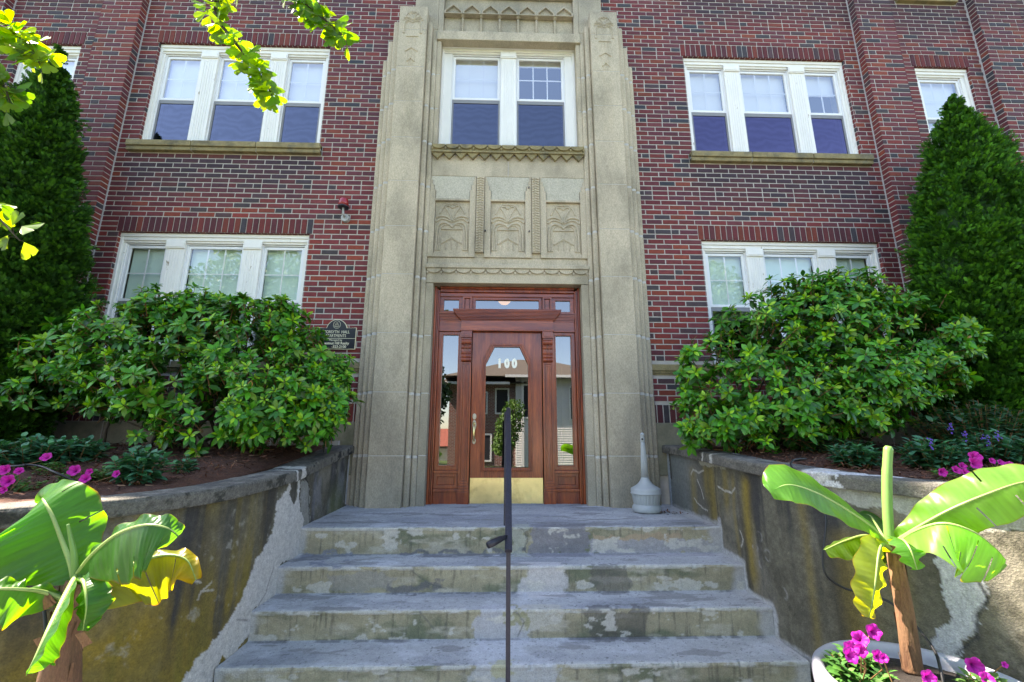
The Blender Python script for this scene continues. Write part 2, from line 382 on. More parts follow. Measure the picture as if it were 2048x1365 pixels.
b = MB(); b.box(-XB, XB, 16.8, 17, ZG, ZR-.26); b.box(-XB, -XB+.2, YW+.35, 16.79, ZG, ZR-.26); b.box(XB-.2, XB, YW+.35, 16.79, ZG, ZR-.26)
b.build('rear_wall', m_mortar, bld)
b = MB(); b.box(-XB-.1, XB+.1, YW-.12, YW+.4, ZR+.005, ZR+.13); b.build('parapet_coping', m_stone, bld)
m_inner = M('room_plaster', (.16, .155, .15), rough=.95, bump=0)
b = MB(); b.box(-XB+.3, XB-.3, 7.6, 7.7, ZG, ZR-.3)
for zf in (-.9, 2.95, 5.9): b.box(-XB+.3, XB-.3, YW+.36, 7.58, zf, zf+.2)
b.build('rooms', m_dark, bld)
m = MB()                                      # bricks turning the corner into the openings
for (a, c, z0, z1) in HOLES:
    r = brick_rects(YW+.004, YW+.16, z0, z1, [])
    bricks_to(m, r, lambda u, z, d: (c-.006+d, u, z)); bricks_to(m, [(-q, -p, za, zb, h) for (p, q, za, zb, h) in r], lambda u, z, d: (a+.006-d, -u, z))
    n = round((c-a)/.0755); w = (c-a)/n
    for i in range(n):
        k = BCOL[rng.randrange(8)]*.7; m.box(a+i*w+.006, a+(i+1)*w-.006, YW+.002, YW+.16, z1-.006, z1-.0005, 0, tuple(k))
m.build('brick_reveal', m_brick, bld)
# stone water table, band course and sills
def chunks(mb, x0, x1, y0, y1, z0, z1, L, j=.006):
    n = max(1, round((x1-x0)/L)); w = (x1-x0)/n
    for i in range(n): mb.box(x0+i*w+j/2, x0+(i+1)*w-j/2, y0, y1, z0, z1)
    mb.box(x0, x1, y0+.004, y1-.002, z0+.003, z1-.003, 1)
b = MB()
chunks(b, -10.2, -1.42, YW-.03, YW+.05, -.42, BASE-.004, .62, .009); chunks(b, 1.42, 10.2, YW-.03, YW+.05, -.42, BASE-.004, .62, .009)
m_basestone = M('mossy_base_stone', (.24, .22, .155), rough=.92, var=.25, scale=5, fine=.2, fscale=150, bump=.3, col2=(.13, .13, .08), c2scale=3, c2lo=.45, c2hi=.7)
b.build('water_table', [m_basestone, m_joint], bld, bevel=.006)
b = MB()
for s in (-1, 1):
    a, c = sorted((s*1.42, s*10.2))
    chunks(b, a, c, YW-.035, YW+.05, BAND0+.05, BAND1, 1.3); chunks(b, a, c, YW-.02, YW+.05, BAND0+.022, BAND0+.048, 1.3); chunks(b, a, c, YW-.008, YW+.05, BAND0, BAND0+.02, 1.3)
b.build('band_course', [m_sill, m_joint], bld, bevel=.005)
# brick piers between the bays, each with a bead of caulk in its inner corner
m_caulk = M('pale_caulk', (.44, .42, .40), rough=.9, var=.15, bump=0)
def pier(x0, x1, inner, yp=YW-.11):
    m = MB(); a, c = min(x0, x1), max(x0, x1)
    bricks_to(m, brick_rects(a, c, BASE, 7.3, [(a-1, c+1, BAND0, BAND1)], .05), facade(yp))
    for xs, sg in ((a, -1), (c, 1)):
        r = [(p, q, za, zb, h) for (p, q, za, zb, h) in brick_rects(yp+.004, YW+.004, BASE, 7.3, [(yp-1, YW+1, BAND0, BAND1)])]
        if sg > 0: bricks_to(m, r, lambda u, z, d: (c-d, u, z))
        else: bricks_to(m, [(-q, -p, za, zb, h) for (p, q, za, zb, h) in r], lambda u, z, d: (a+d, -u, z))
    o = m.build('brick_pier', m_brick, bld)
    m = MB(); m.box(a+.0063, c-.0063, yp+.0063, YW+.008, ZG, 7.3); m.build('mortar_core', m_mortar, o)
    m = MB(); xi = inner; m.box(xi-.006, xi+.006, YW-.010, YW+.006, BASE, 7.3); m.build('caulk_joint', m_caulk, o)
    return o
pier(5.09, 5.64, 5.083); pier(-5.64, -5.11, -5.103); pier(6.93, 7.6, 6.923); pier(-7.6, -6.95, -6.943)
# ------------------------------------------------------------------ windows
def pane(name, x0, x1, y, z0, z1, m, parent):
    b_ = MB(); b_.add([(x0, y, z0), (x1, y, z0), (x1, y, z1), (x0, y, z1)], [(0, 1, 2, 3)]); return b_.build(name, m, parent)
def window(x0, x1, z0, z1, units, yF=YW+.05, grid=None, shades=None, low=None, up_glass=None, meet=None, plinth=True, sill=None, shade_mat=None, head=.12, side=.085, raised=None, lab=None, full=None):
    """white casing with mullions; every unit is an upper sash, a screened lower sash and, behind, a roller shade"""
    cas = MB(); us = [(min(u), max(u)) for u in units]; us.sort()
    zt = z1-head; zb = z0+.05
    cas.box(x0, x1, yF+.012, yF+.10, zt+.004, z1)                    # head board
    cas.box(x0, x1, yF-.018, yF+.011, z1-.045, z1); cas.box(x0, x1, yF-.004, yF+.0115, zt+.03, z1-.046)
    cas.box(x0, x1, yF-.005, yF+.10, z0, zb-.003)                    # stool
    edges = [x0]+[v for u in us for v in u]+[x1]
    for i in range(0, len(edges), 2):
        a, c = edges[i], edges[i+1]
        outer = i in (0, len(edges)-2)
        if outer:
            cas.box(a, c, yF+.014, yF+.10, zb, zt)
            d = .035; e0, e1 = (a, a+d) if i == 0 else (c-d, c)
            cas.box(e0, e1, yF-.012, yF+.0135, zb, z1-.047)
        else:
            cas.box(a, c, yF, yF+.10, zb, zt)
            w = c-a
            for k in range(5): cas.box(a+w*(.16+.15*k), a+w*(.22+.15*k), yF-.005, yF-.0003, zb+.02, zt-.10)   # reeding
            cas.box(a-.008, c+.008, yF-.016, yF-.0003, zt-.075, zt+.028)                       # plinth block
            cas.box(a+.006, c-.006, yF-.022, yF-.0165, zt-.06, zt+.01)
    w_o = cas.build('window', m_paint, bld, bevel=.004)
    zm = meet or z0+.475*(z1-z0)
    for k, (a, c) in enumerate(us):
        big = (c-a) > .62
        s = .034
        m = MB(); m.frame(a, c, zb, zt, .014, yF+.032, yF+.095)      # jamb liner
        m.build('sash_frame', m_vinyl, w_o, bevel=.003)
        a2, c2 = a+.0145, c-.0145
        m = MB(); m.frame(a2, c2, zm-.018, zt-.023, s, yF+.042, yF+.068, wb=.036); o = m.build('upper_sash', m_vinyl, w_o, bevel=.003)
        pane('upper_pane', a2+s, c2-s, yF+.056, zm+.018, zt-.023-s, up_glass or m_glass, w_o)
        nx = (3 if big else 2) if not grid else grid
        m = MB(); gx0, gx1, gz0, gz1 = a2+s, c2-s, zm+.018, zt-.023-s
        for i in range(1, nx): xx = gx0+(gx1-gx0)*i/nx; m.box(xx-.008, xx+.008, yF+.060, yF+.066, gz0, gz1)
        zz = (gz0+gz1)/2; m.box(gx0, gx1, yF+.0605, yF+.0655, zz-.008, zz+.008)
        m.build('muntin_grille', m_vinyl, w_o)
        # lower sash behind, with insect screen in a grey frame
        up = (raised or {}).get(k, 0)
        m = MB(); m.frame(a2, c2, zb+.024, zm-.02, .022, yF+.044, yF+.060, wb=.02, wt=.05); m.build('screen_frame', m_track, w_o)  # top rail widened to stand in for the upper sash's shadow
        pane('insect_screen', a2+.02, c2-.02, yF+.052, zb+.044, zm-.07, low[k] if low else m_screen, w_o)
        m = MB(); m.frame(a2+.004, c2-.004, zb+.026+up, zm+.012+up*.3, s, yF+.070, yF+.092); m.build('lower_sash', m_vinyl, w_o, bevel=.003)
        if shades and shades[k]:
            f = shades[k]; zs = zt-(zt-zb)*f
            m = MB(); m.add([(a2+.012, yF+.118, zs), (c2-.012, yF+.118, zs), (c2-.012, yF+.118, zt+.02), (a2+.012, yF+.118, zt+.02)], [(0, 1, 2, 3)])
            m.box(a2+.012, c2-.012, yF+.112, yF+.124, zs-.018, zs)
            m.build('roller_shade', (shade_mat or m_shade), w_o)
    if sill:
        m = MB(); a, c, q0, q1 = sill
        n = 3 if c-a > 1.5 else 1; w = (c-a)/n
        for i in range(n):
            g = .004
            m.box(a+i*w+g, a+(i+1)*w-g, YW-.075, YW+.09, q0+.055, q1-.004); m.box(a+i*w+g, a+(i+1)*w-g, YW-.055, YW+.05, q0, q0+.054)
        m.box(a+.004, c-.004, YW-.045, YW+.04, q0+.004, q1-.02, 1)
        m.build('sill', [m_sill, m_joint], w_o, bevel=.008)
    return w_o
UN = [(2.575, 3.11), (3.325, 4.06), (4.28, 4.80)]
mir = lambda U: [(-c, -a) for a, c in U][::-1]
m_screen_violet = glass('violet_screened_pane', .13, (.10, .10, .13), .04, .25, (.66, .58, .95), .09)
m_low_green = glass('lower_pane', .17, (.25, .28, .27), .02, .1)
window(-WX1, -WX0, 3.77, 5.354, mir(UN), shades=[.5, .5, .5], raised={1: .045}, sill=SILLS[0])
window(WX0, WX1, 3.77, 5.354, UN, shades=[.52, .5, .24], low=[m_screen_violet]*3, sill=SILLS[1])
window(-WX1, -WX0, .865, 2.50, mir(UN), shades=[.5, .46, .5], low=[m_low_green]*3, raised={1: .05}, shade_mat=m_shade_green, up_glass=m_glass_low)
window(WX0, WX1, .865, 2.50, UN, shades=[.62, .9, .62], low=[m_low_green]*3, shade_mat=m_shade_green, up_glass=m_glass_low)
window(-6.72, -5.90, 3.77, 5.285, [(-6.63, -5.99)], shades=[.8], low=[m_glass], sill=SILLS[2])
window(5.90, 6.72, 3.77, 5.285, [(5.99, 6.63)], shades=[1.0], low=[m_glass], sill=SILLS[3])
for q in (SILLS[4], SILLS[5]):
    m = MB(); m.box(q[0], q[1], YW-.075, YW+.05, q[2]+.05, q[3]); m.box(q[0]+.01, q[1]-.01, YW-.055, YW+.04, q[2], q[2]+.049); m.build('sill', m_sill, bld, bevel=.008)
# ------------------------------------------------------------------ cast stone entrance
YP, YC = 4.93, 5.05
PJ = [-.20, .495, 1.18, 1.903, 2.528, 3.146, 3.77, 4.31, 4.85]          # bed joints
def stack(mb, x0, x1, y0, y1, z0, z1, joints, j=.009):
    zs = [z0]+[q for q in joints if z0+.08 < q < z1-.08]+[z1]
    for i in range(len(zs)-1):
        mb.box(x0, x1, y0, y1, zs[i]+(j/2 if i else 0), zs[i+1]-(j/2 if i < len(zs)-2 else 0))
    mb.box(x0+.004, x1-.004, y0+.003, y1-.003, z0+.01, z1-.01, 1)
ZL = -.76
b = MB()
port = None
# centre slab: jambs, lintel, panel field, window surround
for s in (-1, 1):
    a, c = sorted((s*.905, s*.995)); stack(b, a, c, YC, YC+.24, ZL, 1.835, PJ)
    a, c = sorted((s*.94, s*.995)); stack(b, a, c, YC, YC+.12, 3.735, 5.40, PJ)
b.box(-.995, .995, YC, YC+.20, 1.84, 2.02)
b.box(-.995, .995, YC+.022, YC+.2, 2.076, 2.18)
b.box(-.995, .995, YC+.008, YC+.2, 3.302, -.005+.0+.0+3.53+.08)
b.box(-.996, .996, YC-.004, YC+.2, 5.552, 5.563); b.box(-.996, -.922, YC, YC+.2, 5.566, 6.2); b.box(.922, .996, YC, YC+.2, 5.566, 6.2)
b.box(-.92, .92, YC+.055, YC+.2, 5.566, 6.2)
for s in (-1, 1):
    a, c = sorted((s*.998, s*1.33)); b.box(a, c, YC+.002, YC+.2, 5.6, 6.2)
for s in (-1, 1):
    a, c = sorted((s*.997, s*1.0615)); b.box(a, c, YC+.004, YC+.2, 5.397, 5.599)
chunks(b, -1.33, 1.33, YC-.004, YC+.2, 6.205, 7.3, .9)
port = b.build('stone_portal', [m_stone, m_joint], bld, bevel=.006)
# lintel of the upper window
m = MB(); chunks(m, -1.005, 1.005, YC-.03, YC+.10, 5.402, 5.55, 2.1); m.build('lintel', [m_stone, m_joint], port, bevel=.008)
# gabled frieze: seven little gables on twisted colonnettes
m = MB(); n = 7; w = 1.84/n
for i in range(n):
    x0 = -.92+i*w; x1 = x0+w; xc = (x0+x1)/2; zs, zk = 5.86, 6.005
    m.prism([(x0+.012, zs), (x0+.012, zs+.045), (xc, zk), (x1-.012, zs+.045), (x1-.012, zs)], YC+.012, YC+.054)
    m.ring([(x0+.004, zs-.001), (x0+.004, zs+.05), (xc, zk+.028), (x1-.004, zs+.05), (x1-.004, zs-.001)],
           [(x0+.026, zs+.012), (x0+.026, zs+.045), (xc, zk-.002), (x1-.026, zs+.045), (x1-.026, zs+.012)], YC-.022, YC+.0115)
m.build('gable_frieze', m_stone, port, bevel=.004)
for i in range(1, n):
    m = MB(); x = -.92+i*w
    m.tube([(x, YC+.035, 5.572+.0115*k) for k in range(24)], [.017+.005*math.sin(k*1.9) for k in range(24)], 8)
    m.lathe([(.010, 0), (.022, .008), (.032, .022), (.034, .035), (.026, .046), (.010, .05)], (x, YC+.025, 5.835), 12)
    m.build('colonnette', m_stone, port, smooth=True)
# scalloped sill band with hanging teeth
def scallops(m, x0, x1, zt, r, n, y0, y1):
    w = (x1-x0)/n
    for i in range(n):
        xc = x0+w*(i+.5)
        P = [(xc+math.cos(math.pi+math.pi*k/12)*w*.49, zt+math.sin(math.pi+math.pi*k/12)*r) for k in range(13)]
        m.prism(P, y0, y1)
    for i in range(n+1):
        xc = min(max(x0+w*i, x0+.012), x1-.012); d = .022
        m.prism([(xc-d*.8, zt-r*.72), (xc, zt-r*1.28), (xc+d*.8, zt-r*.72), (xc, zt-r*.5)], y0+.006, y1)
m = MB(); m.box(-1.0, 1.0, YC-.052, YC+.02, 3.615, 3.64); m.box(-1.0, 1.0, YC-.03, YC+.02, 3.642, 3.733)
scallops(m, -1.0, 1.0, 3.73, .062, 11, YC-.052, YC-.0305)
n = 13; w = 2.0/n
for i in range(n): m.prism([(-1+i*w+.004, 3.613), (-1+(i+1)*w-.004, 3.613), (-1+(i+.5)*w, 3.53)], YC-.036, YC+.007)
m.build('scalloped_sill', m_sill, port, bevel=.003)
# ledge and scallops above the door
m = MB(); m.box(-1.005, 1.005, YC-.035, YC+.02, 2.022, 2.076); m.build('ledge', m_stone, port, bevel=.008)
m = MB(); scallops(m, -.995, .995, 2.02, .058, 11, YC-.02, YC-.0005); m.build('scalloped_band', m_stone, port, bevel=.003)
m = MB(); m.box(-.003, .003, YC-.0014, YC+.1, 3.30, 3.53); m.build('mortar_joint', m_joint, port)
# panels
def motif(m, xc, yb, kx, kz, z0, shield=True):
    """relief of a heart shaped palm over two pairs of leaves and a banner, drawn in panel units"""
    def line(P, r, mirror=True):
        Q = [(xc+px*kx, yb, z0+pz*kz) for px, pz in P]; m.tube(Q, r, 6, flat=1.0)
        if mirror: m.tube([(2*xc-q[0], q[1], q[2]) for q in Q], r, 6)
    def sm(P, n=4):
        out = []
        for i in range(len(P)-1):
            p0 = P[max(i-1, 0)]; p1 = P[i]; p2 = P[i+1]; p3 = P[min(i+2, len(P)-1)]
            for k in range(n):
                t = k/n; out.append(tuple(.5*(2*p1[d]+(-p0[d]+p2[d])*t+(2*p0[d]-5*p1[d]+4*p2[d]-p3[d])*t*t+(-p0[d]+3*p1[d]-3*p2[d]+p3[d])*t**3) for d in (0, 1)))
        return out+[P[-1]]
    r = .0105 if shield else .0085
    line(sm([(0, 330), (-34, 410), (-62, 455), (-48, 475), (-22, 470), (0, 452)]), r)
    line(sm([(-112, 395), (-84, 460), (-48, 492), (-14, 490), (0, 512)]), r)
    line(sm([(-4, 322), (-45, 360), (-100, 370), (-152, 352)]), r*1.2); line(sm([(-4, 312), (-60, 338), (-105, 340), (-146, 312), (-152, 352)]), r)
    line(sm([(4, 258), (-40, 296), (-92, 300), (-126, 262), (-136, 170), (-138, 30)]), r*1.2)
    line(sm([(14, 262), (-26, 284), (-70, 280), (-104, 245), (-116, 160), (-118, 30)]), r*.8)
    if shield:
        line([(-104, 30), (-104, 238), (0, 238)], r*.9); line([(-92, 100), (0, 160)], r*.9); line([(-92, 92), (0, 150)], r*.6)
        for q in (-50, 0, 50): line([(q, 40), (q, 118+(30 if q == 0 else 0))], r*.5, False)
for xc in (-.7075, 0, .7075):
    m = MB(); x0, x1 = xc-.2175, xc+.2175
    m.box(x0, x1, YC+.03, YC+.2, 2.235, 2.945)
    m.box(x0-.003, x1+.003, YC+.006, YC+.2, 2.182, 2.233); m.box(x0-.003, x1+.003, YC-.004, YC+.2, 2.947, 2.975)
    motif(m, xc, YC+.026, .00139, .00137, 2.235)
    m.build('carved_panel', m_stone, port, bevel=.002)
    m = MB(); x0, x1 = xc-.215, xc+.215; q = .0
    m.prism([(x0, 2.977), (x1, 2.977), (x1, 3.10), (x1+.022, 3.10), (x1+.022, 3.17), (x1+.044, 3.17), (x1+.044, 3.235), (x1+.066, 3.235), (x1+.066, 3.299),
             (x0-.066, 3.299), (x0-.066, 3.235), (x0-.044, 3.235), (x0-.044, 3.17), (x0-.022, 3.17), (x0-.022, 3.10), (x0, 3.10)], YC+.010, YC+.2)
    m.build('pale_block', m_stone_pale, port)
def strip(xa, xb, zt): return (xa, xb, zt)
for (x0, x1, inn) in ((-.995, -.928, 0), (-.487, -.412, 1), (-.296, -.2205, -1), (.2205, .296, 1), (.412, .487, -1), (.928, .995, 0)):
    m = MB(); mid = (x0+x1)/2
    P = [(x0, 2.181), (x1, 2.181)]
    if x1 < .99 and inn < 1: P += [(x1, 3.10), (x1-.02, 3.10), (x1-.02, 3.17), (x1-.04, 3.17), (x1-.04, 3.235), (x1-.057, 3.235), (x1-.057, 3.298)]
    else: P += [(x1, 3.298)]
    if x0 > -.99 and inn > -1: P += [(x0+.057, 3.298), (x0+.057, 3.235), (x0+.04, 3.235), (x0+.04, 3.17), (x0+.02, 3.17), (x0+.02, 3.10), (x0, 3.10)]
    else: P += [(x0, 3.298)]
    m.prism(P, YC-.001, YC+.2); m.build('panel_stile', m_stone, port)
for xc in (-.354, .354):
    m = MB(); m.box(xc-.05, xc+.05, YC-.0165, YC+.2, 2.242, 3.299); m.box(xc-.0575, xc+.0575, YC+.022, YC+.2, 2.181, 3.298)
    for i in range(30):
        z = 2.262+i*.0345
        for sx in (-1, 1): m.prism([(xc+sx*.044, z-.012), (xc+sx*.006, z), (xc+sx*.044, z+.014)], YC-.028, YC-.0165)
        m.prism([(xc-.018, z+.014), (xc, z+.004), (xc+.018, z+.014), (xc, z+.030)], YC-.022, YC-.0165)
    m.build('carved_fillet', m_stone, port)
for (x, z) in ((-.285, 2.53), (.268, 3.14), (.268, 2.53)):
    m = MB(); m.tube([(x, YC-.03, z), (x, YC+.0, z)], .008, 8); m.build('iron_stub', m_black, port)
# pilasters and stepped flutes
for s in (-1, 1):
    m = MB(); a, c = sorted((s*1.13, s*1.51)); stack(m, a, c, YP, YW+.05, ZL, 5.84, PJ+[5.45])
    xc = s*1.32
    motif(m, xc, YP-.001, .00088, .00078, 5.36, False)
    for k, (zz, hh, ww) in enumerate(((5.28, .09, .075), (5.02, .16, .075), (4.90, .06, .045))):
        for q in (-1, 0, 1): m.tube([(xc+q*ww*.6, YP-.001, zz-hh*.5), (xc+q*ww*.6, YP-.001, zz+hh*.4+(.03 if q == 0 and k else 0))], .0045, 6)
        if k: m.tube([(xc-ww*1.1, YP-.002, zz+hh*.45), (xc, YP-.002, zz+hh*.45+.055), (xc+ww*1.1, YP-.002, zz+hh*.45)], .010, 6)
        else: m.tube([(xc-ww*1.1, YP-.002, zz+hh*.6), (xc+ww*1.1, YP-.002, zz+hh*.6)], .008, 6)
    for q in range(7): m.tube([(xc-.06+q*.02, YP+.001, 3.9), (xc-.06+q*.02, YP+.001, 4.80)], .0035, 5)
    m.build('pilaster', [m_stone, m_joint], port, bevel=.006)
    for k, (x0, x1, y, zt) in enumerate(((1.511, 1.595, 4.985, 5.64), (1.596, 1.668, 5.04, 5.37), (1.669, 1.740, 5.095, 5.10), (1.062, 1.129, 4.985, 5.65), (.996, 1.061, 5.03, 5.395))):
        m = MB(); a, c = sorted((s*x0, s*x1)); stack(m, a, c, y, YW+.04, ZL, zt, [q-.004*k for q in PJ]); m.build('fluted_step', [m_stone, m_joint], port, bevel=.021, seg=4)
# window over the door
window(-.94, .94, 3.80, 5.47, [(-.80, -.105), (.105, .80)], yF=YW+.03, grid=3, shades=[.52, .06], head=.13, side=.1, meet=4.62)
m = MB(); m.box(-.94, .94, YC+.04, YW+.03, 5.405, 5.425); m.build('soffit_board', m_paint, port)
# ------------------------------------------------------------------ mahogany entrance
YD = 5.22
db = MB(); ZD0 = -.755
for s in (-1, 1):                                               # outer casing, three steps
    for (x0, x1, y0) in ((.878, .904, YD-.05), (.856, .8775, YD-.032), (.838, .8555, YD-.05)):
        a, c = sorted((s*x0, s*x1)); db.box(a, c, y0, YD+.12, ZD0, 1.836-(.904-x1))
for (z0, z1, y0) in ((1.809, 1.836, YD-.0505), (1.787, 1.8085, YD-.0325), (1.765, 1.7865, YD-.0505)): db.box(-.838, .838, y0, YD+.1205, z0, z1)
df = db.build('door_surround', m_wood, bld, bevel=.006, seg=3)
m = MB()                                                        # transom bar and its three lights
m.ring([(-.838, 1.513), (-.43, 1.513), (-.43, 1.764), (-.838, 1.764)], [(-.79, 1.535), (-.605, 1.535), (-.605, 1.68), (-.79, 1.68)], YD, YD+.05)
m.ring([(.43, 1.513), (.838, 1.513), (.838, 1.764), (.43, 1.764)], [(.605, 1.535), (.79, 1.535), (.79, 1.68), (.605, 1.68)], YD, YD+.05)
m.ring([(-.4295, 1.513), (.4295, 1.513), (.4295, 1.764), (-.4295, 1.764)], [(-.395, 1.535), (.395, 1.535), (.395, 1.68), (-.395, 1.68)], YD, YD+.05)
m.box(-.838, .838, YD-.02, YD-.0005, 1.715, 1.764)
for s in (-1, 1):
    a, c = sorted((s*.44, s*.555)); m.frame(a, c, 1.513, 1.716, .022, YD-.028, YD-.0006); m.box(a+.03, c-.03, YD-.014, YD-.0006, 1.54, 1.69)
m.build('transom_frame', m_woodh, df, bevel=.004)
for (a, c) in ((-.79, -.605), (-.395, .395), (.605, .79)): pane('transom_pane', a, c, YD+.025, 1.535, 1.68, m_doorglass, df)
m = MB()                                                        # cornice: crown over the door, lower wings each side
for i in range(8):
    t = i/7; e = .565+.088*(t**.8); z0 = 1.402+.013*i
    m.box(-e, e, YD-.05-.115*t**.8, YD+.05, z0, z0+.0128)
m.box(-.657, .657, YD-.17, YD+.05, 1.507, 1.514)
for s in (-1, 1):
    for i in range(6):
        t = i/5; a, c = sorted((s*.5655, s*.8378)); z0 = 1.402+.017*i; m.box(a, c, YD-.012-.045*t, YD+.049, z0, z0+.0166)
m.build('cornice', m_woodh, df, bevel=.002)
m = MB(); m.box(-.565, .565, YD-.045, YD+.05, 1.290, 1.401); m.box(-.572, .572, YD-.058, YD+.05, 1.272, 1.289)
for s in (-1, 1):
    a, c = sorted((s*.5655, s*.8378)); m.box(a, c, YD-.008, YD+.05, 1.285, 1.401); a, c = sorted((s*.5725, s*.8378)); m.box(a, c, YD-.022, YD+.05, 1.268, 1.2845)
m.build('frieze_board', m_woodh, df, bevel=.003)
for s in (-1, 1):                                               # pilasters with scroll consoles
    m = MB(); a, c = sorted((s*.432, s*.556))
    m.box(a, c, YD-.012, YD+.06, ZD0, 1.271); m.box(a-.006, c+.006, YD-.038, YD-.0125, ZD0, -.605)
    m.prism([(a-.006, -.604), (c+.006, -.604), (c, -.575), (a, -.575)], YD-.034, YD-.0126); m.box(a, c, YD-.028, YD-.0127, -.574, -.545)
    m.prism([(a, -.544), (c, -.544), (c-.02, -.515), (a+.02, -.515)], YD-.026, YD-.0127)
    m.frame(a, c, -.514, .885, .021, YD-.026, YD-.0128); m.frame(a+.03, c-.03, -.48, .85, .014, YD-.022, YD-.0129)
    m.box(a-.004, c+.004, YD-.06, YD-.0127, 1.185, 1.268); m.box(a+.012, c-.012, YD-.066, YD-.0605, 1.2, 1.255)
    xc = (a+c)/2
    for (z, r) in ((1.13, .034), (1.065, .022), (1.0, .020), (.955, .022), (.915, .024)):
        P = [(a+.004, YD-.02-r*.7, z), (c-.004, YD-.02-r*.7, z)]; m.tube(P, r, 14)
    m.box(a+.006, c-.006, YD-.04, YD-.0128, .895, 1.184)
    for q in (-.018, .018): m.tube([(xc+q, YD-.068, 1.16), (xc+q, YD-.052, 1.05), (xc+q, YD-.046, .98)], .006, 6)
    m.build('door_pilaster', m_wood, df, bevel=.003)
    # sidelight
    m = MB(); a, c = sorted((s*.5565, s*.8375)); g0, g1 = sorted((s*.597, s*.785))
    m.ring([(a, -.372), (c, -.372), (c, 1.266), (a, 1.266)], [(g0, -.318), (g1, -.318), (g1, 1.228), (g0, 1.228)], YD+.004, YD+.055)
    m.frame(g0-.012, g1+.012, -.33, 1.24, .012, YD-.004, YD+.0035)
    m.box(a, c, YD-.03, YD+.05, -.402, -.3725)
    m.frame(a, c, -.575, -.4025, .04, YD+.002, YD+.05); m.box(a+.04, c-.04, YD+.026, YD+.05, -.535, -.4425)
    m.box(a, c, YD-.03, YD+.05, -.606, -.5755); m.box(a, c, YD-.010, YD+.05, ZD0, -.6065)
    sd = m.build('sidelight', m_wood, df, bevel=.004)
    pane('sidelight_pane', g0, g1, YD+.03, -.318, 1.228, m_doorglass, df)
# the door leaf
m = MB(); x = .423; OUT = [(-x, -.75), (x, -.75), (x, 1.27), (.15, 1.27), (-.15, 1.27), (-x, 1.27)]
INN = [(-.258, -.345), (.258, -.345), (.258, .868), (.155, 1.083), (-.155, 1.083), (-.258, .868)]
def off(P, d):
    c = (0, .37); return [(px+(d if px > 0 else -d), pz+(d if pz > c[1] else -d)) for px, pz in P]
m.ring(OUT, INN, YD+.012, YD+.06)
leaf = m.build('front_door', m_wood, bld, bevel=.003)
for (d0, d1, y0) in ((.044, .030, YD+.002), (.030, .014, YD-.010), (.014, -.002, YD-.002)):
    m = MB(); m.ring(off(INN, d0), off(INN, d1), y0, YD+.0118); m.build('glazing_bead', m_wood, leaf, bevel=.004, seg=3)
m = MB(); m.add([(px, YD+.03, pz) for px, pz in INN], [(0, 1, 2, 3, 4, 5)]); m.build('door_pane', m_doorglass, leaf)
m = MB(); m.box(-.418, .421, YD+.007, YD+.0115, -.746, -.457)
for (px, pz) in [(i, j) for i in (-.405, -.24, 0, .24, .41) for j in (-.468, -.736)]: m.lathe([(.006, 0), (.004, .003)], (0, 0, 0), 8) if False else m.tube([(px, YD+.004, pz), (px, YD+.0069, pz)], .0055, 8)
m.build('kick_plate', m_brass, leaf)
m = MB(); hx = -.382
def oval(m, x, z, rx, rz, y0, y1, n=20): m.prism([(x+rx*math.cos(2*math.pi*k/n), z+rz*math.sin(2*math.pi*k/n)) for k in range(n)], y0, y1)
oval(m, hx, .137, .024, .062, YD-.002, YD+.0117); oval(m, hx, -.045, .020, .036, YD-.002, YD+.0117)
m.build('handle_plate', m_pewter, leaf, bevel=.004)
m = MB(); m.tube([(hx, YD-.0, .14), (hx, YD-.045, .128), (hx, YD-.062, .085), (hx, YD-.060, .03), (hx, YD-.045, -.03), (hx, YD-.004, -.048)], [.011, .013, .015, .015, .011, .008], 10)
m.tube([(hx, YD-.03, .165), (hx, YD-.004, .150)], [.016, .012], 10)
m.build('door_handle', m_brass, leaf, smooth=True)
m = MB(); oval(m, hx, .239, .022, .036, YD-.001, YD+.0117); oval(m, hx, .239, .013, .013, YD-.010, YD-.0011); m.build('deadbolt', m_pewter, leaf, bevel=.003)
def text(name, body, size, loc, mat, parent, ext=.0006, align='CENTER', sx=1.0, bold=0):
    c = bpy.data.curves.new(name, 'FONT'); c.body = body; c.size = size; c.align_x = align; c.extrude = ext; c.offset = bold; c.resolution_u = 3
    o = bpy.data.objects.new(name, c); COL.objects.link(o); c.materials.append(mat)
    bpy.context.view_layer.update()
    me = bpy.data.meshes.new_from_object(o); COL.objects.unlink(o); bpy.data.objects.remove(o)
    me.transform(Matrix.Translation(loc) @ Matrix.Rotation(R(90), 4, 'X') @ Matrix.Diagonal((sx, 1, 1, 1)))
    me.materials.clear(); return link(name, me, mat, parent)
m_gold = M('gilt_lettering', (.85, .78, .52), rough=.4, var=.1, bump=0)
text('house_number', '1 0 0', .145, (.0, YD+.026, .832), M('white_gilt', (.9, .88, .74), var=0, bump=0), leaf, sx=.80, bold=.010)
